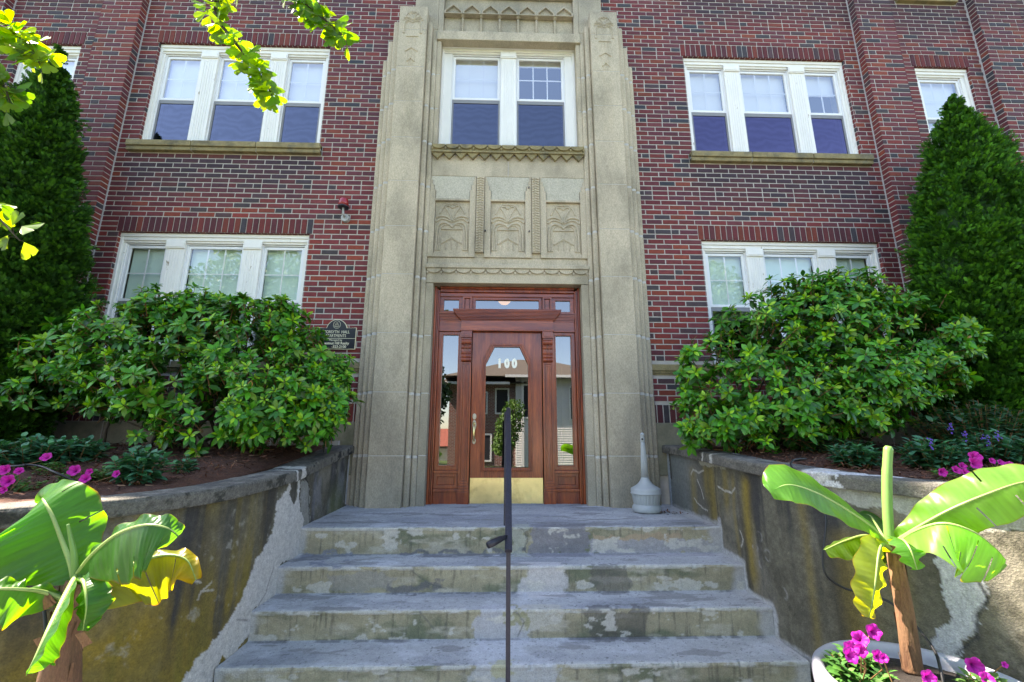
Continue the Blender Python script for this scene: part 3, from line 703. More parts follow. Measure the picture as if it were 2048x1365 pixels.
# dark vestibule behind the door, with a lit globe
m = MB(); y0, y1 = YD+.13, 7.5
m.box(-1.0, -.98, y0, y1, -.78, 2.0); m.box(.98, 1.0, y0, y1, -.78, 2.0); m.box(-1, 1, y0, y1, 2.0, 2.02); m.box(-1, 1, y0, y1, -.80, -.78); m.box(-1, 1, y1, y1+.02, -.8, 2.02)
m.build('vestibule', m_dark, bld)
lamp = empty('ceiling_lamp', (-.03, 5.9, 1.93), label='small glowing globe lamp behind the glass over the front door', cat='lamp')
m_glow = M('lamp_globe', (.9, .7, .4), emit=(1, .42, .08, .6), var=0, bump=0)
m = MB(); m.lathe([(.005, -.115), (.05, -.105), (.085, -.07), (.095, -.03), (.07, .0)], (-.03, 5.9, 1.945), 20); m.build('lamp_globe', m_glow, lamp, smooth=True)
m = MB(); m.lathe([(.08, 0), (.08, .02), (.03, .06)], (-.03, 5.9, 1.945), 20); m.build('lamp_fitting', m_brass, lamp, smooth=True)
# ------------------------------------------------------------------ entrance steps
SX0, SX1 = -1.765, 1.84
NOSE = [(3.985, -.75), (3.655, -.968), (3.335, -1.16), (3.0, -1.347)]       # y, z of every nosing
PR = [(5.3, -.735), (4.9, -.74)]
zprev = None
for i, (y, z) in enumerate(NOSE):
    PR += [(y+.012, z), (y, z-.004), (y-.004, z-.016), (y, z-.034)]
    zn = NOSE[i+1][1] if i < 3 else ZG
    PR += [(y+.006, zn+.02), (y+.004, zn+.004 if i < 3 else zn)]
    if i < 3: PR += [(y-.03, zn)]
PR = np.array(PR); d = np.hypot(*np.diff(PR, axis=0).T); S = np.r_[0, np.cumsum(d)]
ss = np.unique(np.r_[np.arange(0, S[-1], .0065), S]); yy = np.interp(ss, S, PR[:, 0]); zz = np.interp(ss, S, PR[:, 1])
xs = np.linspace(SX0, SX1, 520)
X, Yg = np.meshgrid(xs, yy); Zg = np.meshgrid(xs, zz)[1]; Sg = np.meshgrid(xs, ss)[1]
n1 = fbm(X*2.3, Sg*6, 3); n2 = fbm(X*9, Sg*9, 5); n3 = fbm(X*1.2+7, Sg*2.5, 9); nst = fbm(X*55, Zg*5, 21)
near = np.stack([np.abs(Yg-y) for y, _ in NOSE]).min(0)
ris = np.zeros_like(X); dz = np.gradient(zz, ss)
ris[:] = (np.abs(dz) > .5)[:, None]
tread = np.array((.40, .405, .405))*(0.80+.35*n1[..., None]+.12*(n2[..., None]-.5))
tread = mixc(tread, (.24, .25, .27), .7*sstep(.5, .68, n3)); tread = mixc(tread, (.50, .51, .53), .7*sstep(.55, .72, fbm(X*3, Sg*4, 31)))
riser = np.array((.31, .28, .185))*(.7+.7*n1[..., None])
riser = mixc(riser, (.12, .14, .085), sstep(.47, .70, fbm(X*3.1, Zg*6, 41))*.85)
riser = mixc(riser, (.055, .055, .05), sstep(.56, .78, nst)*.5)
riser = mixc(riser, (.45, .42, .34), sstep(.54, .75, fbm(X*4, Zg*14, 51))*.7)
c = np.where(ris[..., None] > .5, riser, tread)
def stepix(y):
    k = np.zeros_like(y, int)
    for i, (yn, _) in enumerate(NOSE[:-1]): k += (y < yn-.02)
    return k
lvl = np.zeros_like(X, int)
for i, (yn, zn) in enumerate(NOSE): lvl += (Zg < zn-.1)*1
# worn pale nosings, dark line at the foot of every riser
for i, (yn, zn) in enumerate(NOSE):
    c = mixc(c, (.47, .47, .44), .75*(np.abs(Zg-zn+.006) < .022)*(np.abs(Yg-yn) < .03)*sstep(.38, .6, fbm(X*9, Sg*30, 61)))
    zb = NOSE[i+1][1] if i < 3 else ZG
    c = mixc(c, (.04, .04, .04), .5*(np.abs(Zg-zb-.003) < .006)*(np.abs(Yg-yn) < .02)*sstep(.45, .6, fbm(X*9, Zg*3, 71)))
# grey cement skim low on the upper riser, slate coloured patch right of the rail, pale mends down the middle
def blot(c, x0, x1, y0, y1, z0, z1, col, amt=.9, e=.05, seed=0):
    w = X+.20*(fbm(X*8, Sg*8, 81+seed)-.5)+.06*(fbm(X*30, Sg*30, 82+seed)-.5); z = Zg+.15*(fbm(X*8, Sg*8, 91+seed)-.5)+.04*(fbm(X*30, Sg*30, 92+seed)-.5); y = Yg; e = e*.45
    m = sstep(x0-e*.3, x0+e*.3, w)*(1-sstep(x1-e*.3, x1+e*.3, w))*sstep(y0-.01, y0+.01, y)*(1-sstep(y1-.01, y1+.01, y))*sstep(z0-.006, z0+.006, z)*(1-sstep(z1-.006, z1+.006, z))
    return mixc(c, col, m*amt)
c = blot(c, .18, .68, 3.9, 4.1, -1.0, -.70, (.20, .195, .215), .85, .03, 1)
c = blot(c, .70, 1.75, 3.9, 4.1, -1.0, -.865, (.34, .33, .35), .8, .1, 2); c = blot(c, .75, 1.5, 3.9, 4.1, -.865, -.81, (.42, .30, .20), .6, .1, 2)
c = blot(c, -.9, .12, 3.9, 4.1, -.97, -.94, (.12, .125, .14), .8, .1, 3)
c = blot(c, .02, .16, 3.9, 4.1, -1.0, -.7, (.36, .37, .31), .7, .05, 4)
c = blot(c, .10, .42, 3.55, 3.75, -1.2, -.94, (.50, .48, .47), .85, .12, 5); c = blot(c, -1.4, -.9, 3.6, 3.7, -1.15, -1.03, (.28, .27, .24), .7, .12, 6)
c = blot(c, -.95, -.55, 3.6, 3.7, -1.14, -1.09, (.13, .13, .135), .8, .08, 7); c = blot(c, -1.75, -1.3, 3.64, 4.0, -.98, -.95, (.20, .215, .26), .8, .05, 8)
c = blot(c, -.22, .16, 3.28, 3.42, -1.36, -1.14, (.42, .42, .44), .85, .10, 9); c = blot(c, .08, .34, 3.28, 3.42, -1.27, -1.14, (.45, .43, .37), .8, .1, 10)
c = blot(c, -.06, .08, 3.28, 3.42, -1.25, -1.17, (.28, .27, .15), .9, .05, 11); c = blot(c, -.25, .3, 2.9, 3.32, -1.56, -1.33, (.47, .48, .50), .7, .12, 12)
c = blot(c, -.10, .06, 2.9, 3.06, -1.42, -1.33, (.40, .38, .22), .8, .06, 13)
c = blot(c, .55, .95, 3.28, 3.42, -1.36, -1.17, (.075, .07, .065), .6, .12, 14); c = blot(c, .6, .9, 3.6, 3.7, -1.16, -.98, (.10, .095, .09), .6, .12, 15)
for P in ([(.05, -.742), (.12, -.77), (.17, -.86), (.13, -.93), (.16, -.97)], [(-.75, -1.0), (-.62, -1.09), (-.48, -1.13)], [(.02, -1.16), (.1, -1.24), (.05, -1.33)], [(-.62, -1.17), (-.52, -1.28)]):
    c = mixc(c, (.10, .10, .095), .7*(1-sstep(.002, .006, segdist(X+.02*(n2-.5), Zg, P)))*ris)
c = mixc(c, (.44, .43, .42), .9*sstep(SX1-.12, SX1-.05, X+.10*(fbm(Sg*7, X*2, 15)-.5))); c = mixc(c, (.45, .45, .44), .8*(1-sstep(SX0+.02, SX0+.07, X+.10*(fbm(Sg*7, X*2, 25)-.5))))
c = mixc(c, (.07, .07, .07), .6*(1-ris)*sstep(.70, .78, fbm(X*70, Sg*70, 96, 3))); c = mixc(c, (.52, .50, .44), .75*ris*sstep(.635, .675, fbm(X*5+3, Zg*9, 97)+.10*(fbm(X*40, Zg*40, 98)-.5)))
c = mixc(c, (.16, .155, .15), .55*(1-ris)*sstep(.60, .66, fbm(X*2.5+9, Sg*9, 99)))
bump_ = .006*(fbm(X*14, Sg*14, 33)-.5)+.004*(fbm(X*40, Sg*40, 34, 3)-.5)
chip = .012*sstep(.62, .8, fbm(X*16, Sg*4, 35))*(np.stack([np.hypot(Yg-y, Zg-z) for y, z in NOSE]).min(0) < .03)
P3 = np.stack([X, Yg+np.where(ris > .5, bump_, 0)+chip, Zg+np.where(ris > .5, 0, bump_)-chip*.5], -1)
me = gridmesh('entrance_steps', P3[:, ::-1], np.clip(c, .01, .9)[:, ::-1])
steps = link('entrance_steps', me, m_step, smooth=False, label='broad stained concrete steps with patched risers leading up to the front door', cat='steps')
m_conc2 = M('grey_concrete', (.28, .28, .27), rough=.95, bump=.2)
b = MB(); b.box(SX0, SX1, 3.02, 5.1, ZG, -1.37); b.box(SX0, SX1, 4.02, 5.1, -1.365, -.79); b.build('step_core', m_conc2, steps)
# ------------------------------------------------------------------ curved planter walls
def smoothpath(P, n=14):
    P = np.array(P, float); out = []
    for i in range(len(P)-1):
        p0 = P[max(i-1, 0)]; p1 = P[i]; p2 = P[i+1]; p3 = P[min(i+2, len(P)-1)]
        for t in np.linspace(0, 1, n, endpoint=False):
            out.append(.5*((2*p1)+(-p0+p2)*t+(2*p0-5*p1+4*p2-p3)*t*t+(-p0+3*p1-3*p2+p3)*t**3))
    out.append(P[-1]); return np.array(out)
LP = [(-1.765, 5.12), (-1.765, 4.3), (-1.765, 3.4), (-1.785, 3.0), (-1.845, 2.72), (-1.945, 2.48), (-2.1, 2.27), (-2.36, 2.03), (-2.7, 1.78), (-3.4, 1.58), (-6.5, 1.55)]
RP = [(1.84, 5.12), (1.84, 4.3), (1.84, 3.4), (1.89, 3.0), (2.02, 2.72), (2.20, 2.5), (2.42, 2.23), (2.64, 1.96), (2.95, 1.66), (3.6, 1.45), (6.5, 1.4)]
CAPZ = {'L': ([0, .1, 1.38, 2.26, 2.8, 9], [-.095, -.10, -.268, -.302, -.308, -.312]), 'R': ([0, .3, 1.07, 1.6, 2.06, 2.4, 2.8, 9], [-.085, -.095, -.132, -.169, -.19, -.212, -.236, -.245])}
CT = .084
def resample(P, step):
    d = np.hypot(*np.diff(P, axis=0).T); S = np.r_[0, np.cumsum(d)]; s = np.arange(0, S[-1], step)
    Q = np.c_[np.interp(s, S, P[:, 0]), np.interp(s, S, P[:, 1])]; T = np.gradient(Q, s, axis=0); T /= np.linalg.norm(T, axis=1)[:, None]
    return s, Q, T
def streaks(s, z, seed, f=9.0): return fbm(s*f, z*.55, seed, 4)
def paint_wall(side, S, Z):
    n1 = fbm(S*2.2, Z*2.2, 101); n2 = fbm(S*9, Z*9, 103); st = streaks(S, Z, 105 if side == 'L' else 205); st2 = streaks(S, Z, 107 if side == 'L' else 207, 16)
    mot = fbm(S*28, Z*28, 109, 4)
    c = np.array((.105, .096, .066))*(.45+.95*n1[..., None])*(.6+.8*mot[..., None])*(.75+.5*n2[..., None])
    c = mixc(c, (.22, .20, .16), .5*sstep(.54, .74, fbm(S*3+5, Z*3, 111))); c = mixc(c, (.026, .026, .028), .85*sstep(.50, .68, st))
    if side == 'L':
        o = sstep(.40, .62, st2*.5+n1*.5+.20*sstep(-.6, -1.3, Z)*sstep(1.7, 2.6, S)-.10*(S < 1.6))
        low = .25+.75*sstep(-.55, -1.1, Z+.35*(st-.5)); c = mixc(c, (.26, .175, .010), .92*o*low*(.35+.9*n2)*sstep(1.4, 2.0, S)); c = mixc(c, (.17, .135, .016), .7*low*sstep(.55, .7, st2)*sstep(1.5, 1.9, S)); c = mixc(c, (.04, .038, .033), .5*sstep(.45, .65, fbm(S*2.6, Z*1.4, 119))*(1-low*.6))
        c = mixc(c, (.20, .20, .21), .55*sstep(.5, .7, fbm(S*5, Z*3, 117))*(S < 1.2)); c = mixc(c, (.14, .15, .06), .6*(1-sstep(.1, .3, np.abs(S-.33)))*sstep(-.35, -.7, Z))
        c = mixc(c, (.34, .33, .28), .8*sstep(.64, .74, mot*.4+n2*.6)*.6)
        wx = S+.11*(fbm(S*10, Z*10, 121)-.5)+.04*(fbm(S*34, Z*34, 122)-.5); wz = Z+.09*(fbm(S*10, Z*10, 123)-.5)
        pat = inpoly(wx, wz, [(1.249, -.25), (1.43, -.26), (1.45, -.39), (1.58, -.48), (1.62, -.66), (1.72, -.8), (1.85, -.896), (1.9, -1.02), (1.96, -1.09), (2.07, -1.167), (2.17, -1.21), (2.30, -1.222), (2.42, -1.42), (2.45, -1.60), (2.2, -1.60), (2.05, -1.33), (1.94, -1.36), (1.75, -1.33), (1.76, -1.17), (1.46, -1.17), (1.45, -.96), (1.12, -1.0), (1.10, -.70), (1.22, -.53)])
        notch = inpoly(wx, wz, [(1.43, -.29), (1.32, -.29), (1.27, -.48), (1.33, -.54), (1.395, -.47)])
        pat &= ~notch; c = mixc(c, (.56, .54, .50), .92*pat*(.82+.18*mot))
        c = mixc(c, (.30, .30, .27), .6*inpoly(wx, wz, [(1.22, -.35), (1.03, -.40), (.92, -.76), (1.10, -.76)]))
        crack = 1-sstep(.004, .010, segdist(S+.03*(n2-.5), Z, [(1.18, -.32), (1.09, -.37), (1.03, -.43), (1.0, -.55), (.95, -.75)]))
        c = mixc(c, (.02, .02, .02), crack)
        for P in ([(2.45, -.62), (2.38, -.72), (2.36, -.80), (2.30, -.83)], [(2.22, -.85), (2.28, -.88), (2.30, -.92)], [(2.28, -.88), (2.2, -.90)], [(1.55, -.95), (1.62, -1.1), (1.7, -1.15)], [(1.95, -1.15), (1.82, -1.2)]):
            c = mixc(c, (.42, .40, .34) if P[0][0] > 2 else (.2, .19, .18), .75*(1-sstep(.003, .008, segdist(S+.03*(n2-.5), Z, P))))
        c = mixc(c, (.50, .52, .55), .9*(S < .035+.02*n2)*(Z > -.72))
        h = .006*pat-.008*crack
    else:
        c = mixc(c, (.13, .128, .12), .5*(1-sstep(.5, 1.2, S))); c = mixc(c, (.19, .21, .19), .6*(1-sstep(.35, .75, S)))
        for (s0, w, z0, z1, a) in ((.66, .07, -.30, -.75, .55), (.93, .05, -.25, -.5, .55), (1.05, .08, -.25, -.75, .7), (1.30, .05, -.25, -.6, .6), (1.60, .055, -.30, -1.05, .95), (1.42, .03, -.3, -.9, .5), (2.15, .03, -.3, -1.3, .45), (2.42, .10, -.55, -1.4, .55), (2.62, .05, -.4, -1.0, .5)):
            q = S+.05*(fbm(S*2, Z*3, 131)-.5)
            c = mixc(c, (.235, .165, .022), a*np.exp(-((q-s0)/w)**2)*sstep(z1-.15, z1+.1, Z)*(1-sstep(z0-.06, z0+.05, Z))*(.55+.6*st2))
        wx = S+.09*(fbm(S*10, Z*10, 141)-.5)+.03*(fbm(S*34, Z*34, 142)-.5); wz = Z+.07*(fbm(S*10, Z*10, 143)-.5)
        pat = inpoly(wx, wz, [(2.801, -.60), (2.93, -.66), (2.96, -.74), (2.945, -.817), (2.90, -.858), (2.892, -.935), (2.84, -1.045), (2.777, -1.11), (2.69, -1.085), (2.79, -.928), (2.79, -.78)])
        band = inpoly(wx, wz, [(2.28, -.27), (2.604, -.30), (3.2, -.30), (3.2, -.43), (2.85, -.47), (2.72, -.43), (2.642, -.385), (2.52, -.40), (2.36, -.36)])
        b2 = inpoly(wx, wz, [(.80, -.18), (1.35, -.2), (1.33, -.25), (.85, -.25)])
        c = mixc(c, (.42, .43, .43), .9*pat); c = mixc(c, (.36, .355, .31), .75*band*(.7+.6*n2)); c = mixc(c, (.36, .33, .24), .7*b2)
        c = mixc(c, (.26, .235, .18), .4*sstep(2.9, 3.05, S)*sstep(.4, .6, mot))  # sun patch: paler mottling painted into the wall colour
        for P in ([(.62, -.36), (.68, -.31), (.8, -.33), (.9, -.30)], [(1.17, -.42), (1.27, -.44), (1.40, -.44), (1.46, -.40)], [(.65, -.58), (.72, -.62), (.8, -.64), (.92, -.66)], [(.75, -.40), (.82, -.48), (.86, -.56)], [(1.47, -.72), (1.50, -.78), (1.46, -.84)]):
            c = mixc(c, (.46, .44, .38), .75*(1-sstep(.004, .010, segdist(S+.02*(n2-.5), Z+.02*(mot-.5), P))))
        for (a, zc_, r) in ((1.66, -.80, .032), (1.80, -.82, .036), (1.72, -.90, .03), (1.92, -1.03, .034), (1.73, -.71, .03)):
            dd = np.abs(np.hypot(S-a, Z-zc_)-r); c = mixc(c, (.30, .29, .27), .5*(1-sstep(.003, .012, dd))*sstep(.4, .55, fbm(S*20, Z*20, 151)))
        ln = segdist(S, Z, [(1.13, -.70), (1.13, -.95), (1.46, -.96), (1.46, -1.16), (1.78, -1.18), (1.80, -1.36), (2.12, -1.38), (2.2, -1.56)])
        c = mixc(c, (.42, .42, .41), .9*(1-sstep(.02, .055, ln+.05*(n2-.5)))); c = mixc(c, (.36, .36, .35), .8*(S < 1.13)*(1-sstep(-.735, -.70, Z+.05*(n2-.5))))
        crack = 1-sstep(.004, .009, segdist(S+.02*(n2-.5), Z, [(2.93, -.70), (2.95, -.78), (2.90, -.87), (2.88, -.97), (2.80, -1.07)])); c = mixc(c, (.04, .04, .04), .8*crack)
        c = mixc(c, (.05, .04, .03), .8*(np.abs(S-.09) < .025)*(Z > -.45)); c = mixc(c, (.42, .46, .52), .7*(S < .05+.03*n2))
        c = mixc(c, (.025, .025, .025), .6*(1-sstep(.004, .012, np.abs(S-1.13+.015*np.sin(Z*9))))*(Z < -.2)*(Z > -.7))
        h = .006*pat-.006*crack
    return np.clip(c, .01, .9), h+.010*(n1-.5)+.004*(n2-.5)
planters = {}
for side, P, lab in (('L', LP, 'curved concrete planter wall stained ochre with long white plaster patch beside the steps'), ('R', RP, 'curved concrete planter wall with yellow streaks behind the white flower pot')):
    s, Q, T = resample(smoothpath(P), .0085); keep = s < 5.2; s, Q, T = s[keep], Q[keep], T[keep]
    sg = -1 if side == 'L' else 1
    Nn = np.c_[-T[:, 1], T[:, 0]]; Nn *= np.sign(Nn[0, 0]*-sg)  # towards the steps / the street
    zt = np.interp(s, *CAPZ[side])-CT
    v = np.linspace(0, 1, 150); Zt = ZG-.05+(zt[:, None]-ZG+.05)*v[None, :]; Sg = np.repeat(s[:, None], len(v), 1)
    c, h = paint_wall(side, Sg, Zt)
    flare = .10*np.clip((-1.0-Zt)/.55, 0, 1)**2*sstep(2.0, 2.6, Sg)
    Pw = np.stack([Q[:, None, 0]+Nn[:, None, 0]*(h+flare), Q[:, None, 1]+Nn[:, None, 1]*(h+flare), Zt], -1)
    pw = link('planter_wall', gridmesh('planter_wall', Pw if side == 'L' else Pw[::-1], c if side == 'L' else c[::-1]), m_conc, label=lab, cat='planter wall')
    planters[side] = pw
    # coping: closed section swept along the wall
    zc = np.interp(s, *CAPZ[side]); sec = [(.045, -CT), (.05, -CT+.006), (.05, -.016), (.042, -.004), (.03, 0)]+[(.03-.05*k, .002) for k in range(1, 5)]+[(-.21, 0), (-.222, -.008), (-.225, -CT), (-.1, -CT-.001)]
    so_, sz = np.array(sec).T; d = np.r_[0, np.cumsum(np.hypot(np.diff(so_), np.diff(sz)))]
    tt = np.unique(np.r_[np.arange(0, d[-1], .012), d]); so_, sz = np.interp(tt, d, so_), np.interp(tt, d, sz)
    Sg = np.repeat(s[:, None], len(tt), 1); U = np.repeat(so_[None], len(s), 0); Zr = np.repeat(sz[None], len(s), 0)
    n1 = fbm(Sg*3, U*3+Zr*5, 161); n2 = fbm(Sg*22, (U-Zr)*22, 163); n3 = fbm(Sg*60, (U-Zr)*60, 165, 3)
    front = (U > .04)*1.0
    c = np.array((.12, .112, .092))*(.55+.8*n1[..., None])*(.7+.6*n3[..., None])
    c = mixc(c, (.24, .225, .185), .6*sstep(.5, .7, n2)); c = mixc(c, (.018, .018, .012), .92*sstep(.5, .62, n1*.35+n2*.65)*(front*(1 if side == 'L' else .45)+.35*(Sg < 1.1)))
    c = mixc(c, (.05, .05, .052), .7*sstep(.50, .7, fbm(Sg*5, U*14, 167))*(1-front))
    jn = .8*(fbm(Sg*12, (U-Zr)*14, 171)-.5)*.1
    js = ((1.28, .035), (1.40, .012)) if side == 'L' else ((1.02, .012), (1.19, .022), (2.30, .07))
    for (a, w) in js: c = mixc(c, (.50, .48, .43), .9*(1-sstep(w*.8, w*1.3, np.abs(Sg-a-jn-.10*(U-.05)))))
    if side == 'R': c = mixc(c, (.55, .55, .54), .85*inpoly(Sg+jn*1.5, U+jn, [(2.30, .05), (2.38, -.10), (2.65, -.22), (2.75, -.22), (2.55, -.05), (2.42, .05)]))
    hh = .006*(n2-.5)+.004*(n3-.5)
    Pc = np.stack([Q[:, None, 0]+Nn[:, None, 0]*(U+hh*front), Q[:, None, 1]+Nn[:, None, 1]*(U+hh*front), zc[:, None]+Zr+hh*(1-front)], -1)
    link('coping', gridmesh('coping', Pc[::-1] if side == 'L' else Pc, np.clip(c, .01, .9)[::-1] if side == 'L' else np.clip(c, .01, .9)), m_cap, pw)
    # mulch bed behind the wall
    back = Q-Nn*.2
    m_ = MB()
    xs_ = np.linspace(0, 1, 120); rows = []
    xin = back[:, 0]
    gx = np.r_[np.linspace(1.955, 4.5, 170), np.linspace(4.6, 8.0, 30)]*sg; gy = np.linspace(1.4, 5.14, 150); GX, GY = np.meshgrid(gx, gy)
    wy = np.interp(np.abs(gx), np.abs(back[:, 0]), back[:, 1]) if side == 'R' else np.interp(-gx, -back[:, 0], back[:, 1])
    wy = np.maximum(wy, 1.5)
    capz = np.interp(np.hypot(GX-sg*1.8, GY-5.1), *CAPZ[side])
    top = -.30+.20*sstep(2.4, 4.6, GY) if side == 'L' else -.245+.15*sstep(2.4, 4.6, GY)
    GY2 = wy[None, :]+(5.14-wy[None, :])*np.linspace(0, 1, 150)[:, None]
    GZ0 = (-.315+.215*sstep(2.4, 4.7, GY2) if side == 'L' else -.262+.165*sstep(2.4, 4.7, GY2))+.035*(fbm(GX*3, GY2*3, 181)-.5)+.024*(fbm(GX*16, GY2*16, 183)-.5)+.012*(fbm(GX*40, GY2*40, 185)-.5)
    pb = np.r_[back[::6]]; zb_ = zc[::6]; D = np.full(GX.shape, 9.0); ZN = np.zeros(GX.shape)
    for (bx_, by_), zq in zip(pb, zb_):
        dd = np.hypot(GX-bx_, GY2-by_); k = dd < D; D[k] = dd[k]; ZN[k] = zq
    GZ = np.minimum(GZ0, ZN-.012+.30*D+.02*(fbm(GX*14, GY2*14, 187)-.5))
    Pm = np.stack([GX, GY2, GZ], -1)
    link('mulch_bed', gridmesh('mulch_bed', Pm if sg > 0 else Pm[:, ::-1]), m_mulch, kind='structure')
    planters[side+'z'] = (gx, Pm)
def bedz(x, y): 
    return (-.315+.215*float(sstep(2.4, 4.7, np.array(y)))) if x < 0 else (-.262+.165*float(sstep(2.4, 4.7, np.array(y))))
# ------------------------------------------------------------------ scattered leaves
def scatter(name, TV, TF, O, A, Nn, S, cols, mat, parent=None, jitter=None, **k):
    """copies of a leaf template: axis A (template y), normal Nn (template z), sizes S, one colour each"""
    O, A, Nn, S, cols = map(lambda q: np.asarray(q, float), (O, A, Nn, S, cols)); n = len(O)
    A = A/np.linalg.norm(A, axis=1)[:, None]; X = np.cross(A, Nn); X /= (np.linalg.norm(X, axis=1)[:, None]+1e-9); Z = np.cross(X, A)
    TV = np.asarray(TV, float); m = len(TV); sx = S if S.ndim == 1 else S[:, 1]; s = S if S.ndim == 1 else S[:, 0]
    V = O[:, None]+X[:, None]*(TV[None, :, 0:1]*sx[:, None, None])+A[:, None]*(TV[None, :, 1:2]*s[:, None, None])+Z[:, None]*(TV[None, :, 2:3]*s[:, None, None])
    F = (np.asarray(TF)[None]+(np.arange(n)*m)[:, None, None]).reshape(-1, len(TF[0]))
    C = np.repeat(cols, m, 0)
    return link(name, npmesh(name, V.reshape(-1, 3), F, C), mat, parent, smooth=False, **k)
def blade(rows, wprof, fold=.25, curl=.2):
    """leaf template two quads wide"""
    V = []; F = []
    for i in range(rows+1):
        t = i/rows; w = wprof(t); z = -curl*t*t
        V += [(-w, t, z+fold*w), (0, t, z), (w, t, z+fold*w)]
    for i in range(rows):
        a = i*3; F += [(a, a+1, a+4, a+3), (a+1, a+2, a+5, a+4)]
    return V, F
RH = blade(4, lambda t: .012+.19*math.sin(math.pi*min(1, (t*.94+.06))**1.15), .22, .22)
m_rhodo = M('rhododendron_leaf', attr=True, rough=.34, var=.18, scale=9, bump=0, trans=.14, tcol=(1.5, 1.7, .5), spec=.32)
m_twig = M('orange_brown_twig', (.17, .085, .03), rough=.8, var=.3, bump=0)
m_bark = M('dark_bark', (.06, .045, .03), rough=.95, var=.3, bump=.3)
def unit(v): return v/(np.linalg.norm(v, axis=-1, keepdims=True)+1e-9)
def rhododendron(label, lobes, base, n, seed, clip):
    r = np.random.default_rng(seed)
    root = empty('rhododendron_bush', (base[0], base[1], base[2]), label=label, cat='shrub')
    pts = []; dirs = []
    lob = np.array(lobes); vol = lob[:, 3]*lob[:, 5]+lob[:, 3]*lob[:, 4]; pr = vol/vol.sum()
    while len(pts) < n:
        q = lob[r.choice(len(lob), p=pr)]; u = unit(r.normal(size=3)); rad = 1-abs(r.normal())*.18 if r.random() > .20 else 1+abs(r.normal())*.14
        if rad < .3: continue
        p = q[:3]+u*q[3:6]*rad
        if u[2] < -.55 and r.random() < .8: continue
        if p[1] > 5.05 or not clip(p): continue
        if float(fbm(np.array(p[0]*2.6+p[1]), np.array(p[2]*3.4+p[1]*1.5), seed+60, 3)) < .43 and r.random() < .88: continue
        ins = (((p-lob[:, :3])/lob[:, 3:6])**2).sum(1)
        if (ins < .45).any() and r.random() < .85: continue
        if pts and min(np.linalg.norm(np.array(pts[-60:])-p, axis=1)) < .04: continue
        d = unit(u*np.array([.8, .8, .6])+np.array([0, -.25, .55])+r.normal(size=3)*.22); pts.append(p); dirs.append(d)
    O, A, Nn, S, C = [], [], [], [], []
    tw = MB()
    for p, d in zip(pts, dirs):
        e1 = unit(np.cross(d, [.3, .2, .9])); e2 = np.cross(d, e1)
        k = r.integers(5, 11); ph = r.random()*6.28; young = r.random() < .55
        age = r.random(); Ls = r.uniform(.050, .104)
        for tier, (cnt, th0, sc) in enumerate(((k, 78, 1.0), (r.integers(3, 6), 42, .72))):
            for i in range(cnt):
                f = ph+tier*.5+i*6.283/cnt+r.normal()*.18; th = R(th0+r.normal()*13)
                a = d*math.cos(th)+(e1*math.cos(f)+e2*math.sin(f))*math.sin(th); a = a+np.array([0, 0, -.10])
                nn = d+.3*r.normal(size=3)
                g = np.array((.054, .235, .012))*(.7+.6*r.random()) if r.random() < .75 else np.array((.026, .150, .020))*(.7+.5*r.random())
                if tier == 1 and young: g = np.array((.22, .43, .012))*(.75+.5*r.random())
                elif r.random() < .14: g = np.array((.11, .22, .016))
                if r.random() < .0015: g = np.array((.32, .16, .02))
                O.append(p-d*.02+a*.01); A.append(a); Nn.append(nn); S.append((Ls*sc*r.uniform(.8, 1.15), Ls*sc*r.uniform(.95, 1.25))); C.append(g)
        st = p-d*r.uniform(.12, .24)+r.normal(size=3)*.01
        tw.tube([st, (st+p)/2+r.normal(size=3)*.004, p], [.0045, .004, .003], 4, cap=False)
    # older leaves hanging lower on each shoot
    pts = np.array(pts); dirs = np.array(dirs)
    for p, d in zip(pts, dirs):
        for i in range(r.integers(2, 5)):
            a = unit(r.normal(size=3)+d*.3+np.array([0, 0, -.35])); O.append(p-d*r.uniform(.04, .14)); A.append(a); Nn.append(unit(d+r.normal(size=3)*.4)); q = r.uniform(.07, .11); S.append((q, q*1.1)); C.append(np.array((.026, .115, .010))*(.6+.7*r.random()))
    scatter('foliage', *RH, O, A, Nn, S, C, m_rhodo, root)
    tw.build('twigs', m_twig, root)
    mb = MB(); base = np.array(base)
    for i in range(26):
        t = pts[r.integers(len(pts))]; t = t*.75+np.array([base[0], base[1], t[2]])*.25-np.array([0, -.1, .08]); s = base+np.array([r.normal()*.28, r.normal()*.08, 0]); md = (s+t)/2+r.normal(size=3)*.08+np.array([0, 0, .05])
        mb.tube([s, (s+md)/2+r.normal(size=3)*.03, md, t], [.018, .015, .011, .005], 6)
    mb.build('stem', m_bark, root, smooth=True)
    return root
Yb = 4.30
def lobe(x, y, rx, rz, Y=Yb, ry=.42): p = at(x, y, Y); k = Y/FPX*1.0; return (p.x, p.y, p.z, rx*k, ry, rz*k*1.02)
rhododendron('wide left rhododendron bush under the window beside the black plaque',
    [lobe(300, 690, 175, 95, 4.25), lobe(480, 690, 165, 105, 4.25), lobe(185, 735, 135, 80, 4.3), lobe(590, 745, 100, 85, 4.3), lobe(380, 660, 120, 75, 4.35, .36), lobe(120, 780, 105, 55, 4.2), lobe(470, 800, 150, 78, 4.0), lobe(330, 780, 150, 75, 4.0), lobe(600, 800, 90, 70, 4.15), lobe(640, 678, 42, 42, 4.55, .25), lobe(650, 720, 40, 40, 4.45, .25), lobe(560, 850, 100, 48, 4.05, .35), lobe(440, 850, 100, 50, 4.0, .35), lobe(640, 800, 60, 60, 4.2, .3)],
    (-2.95, 4.3, -.13), 1350, 3, lambda p: p[0] < -1.52 and not (p[0] > -2.06 and p[2] > .80))
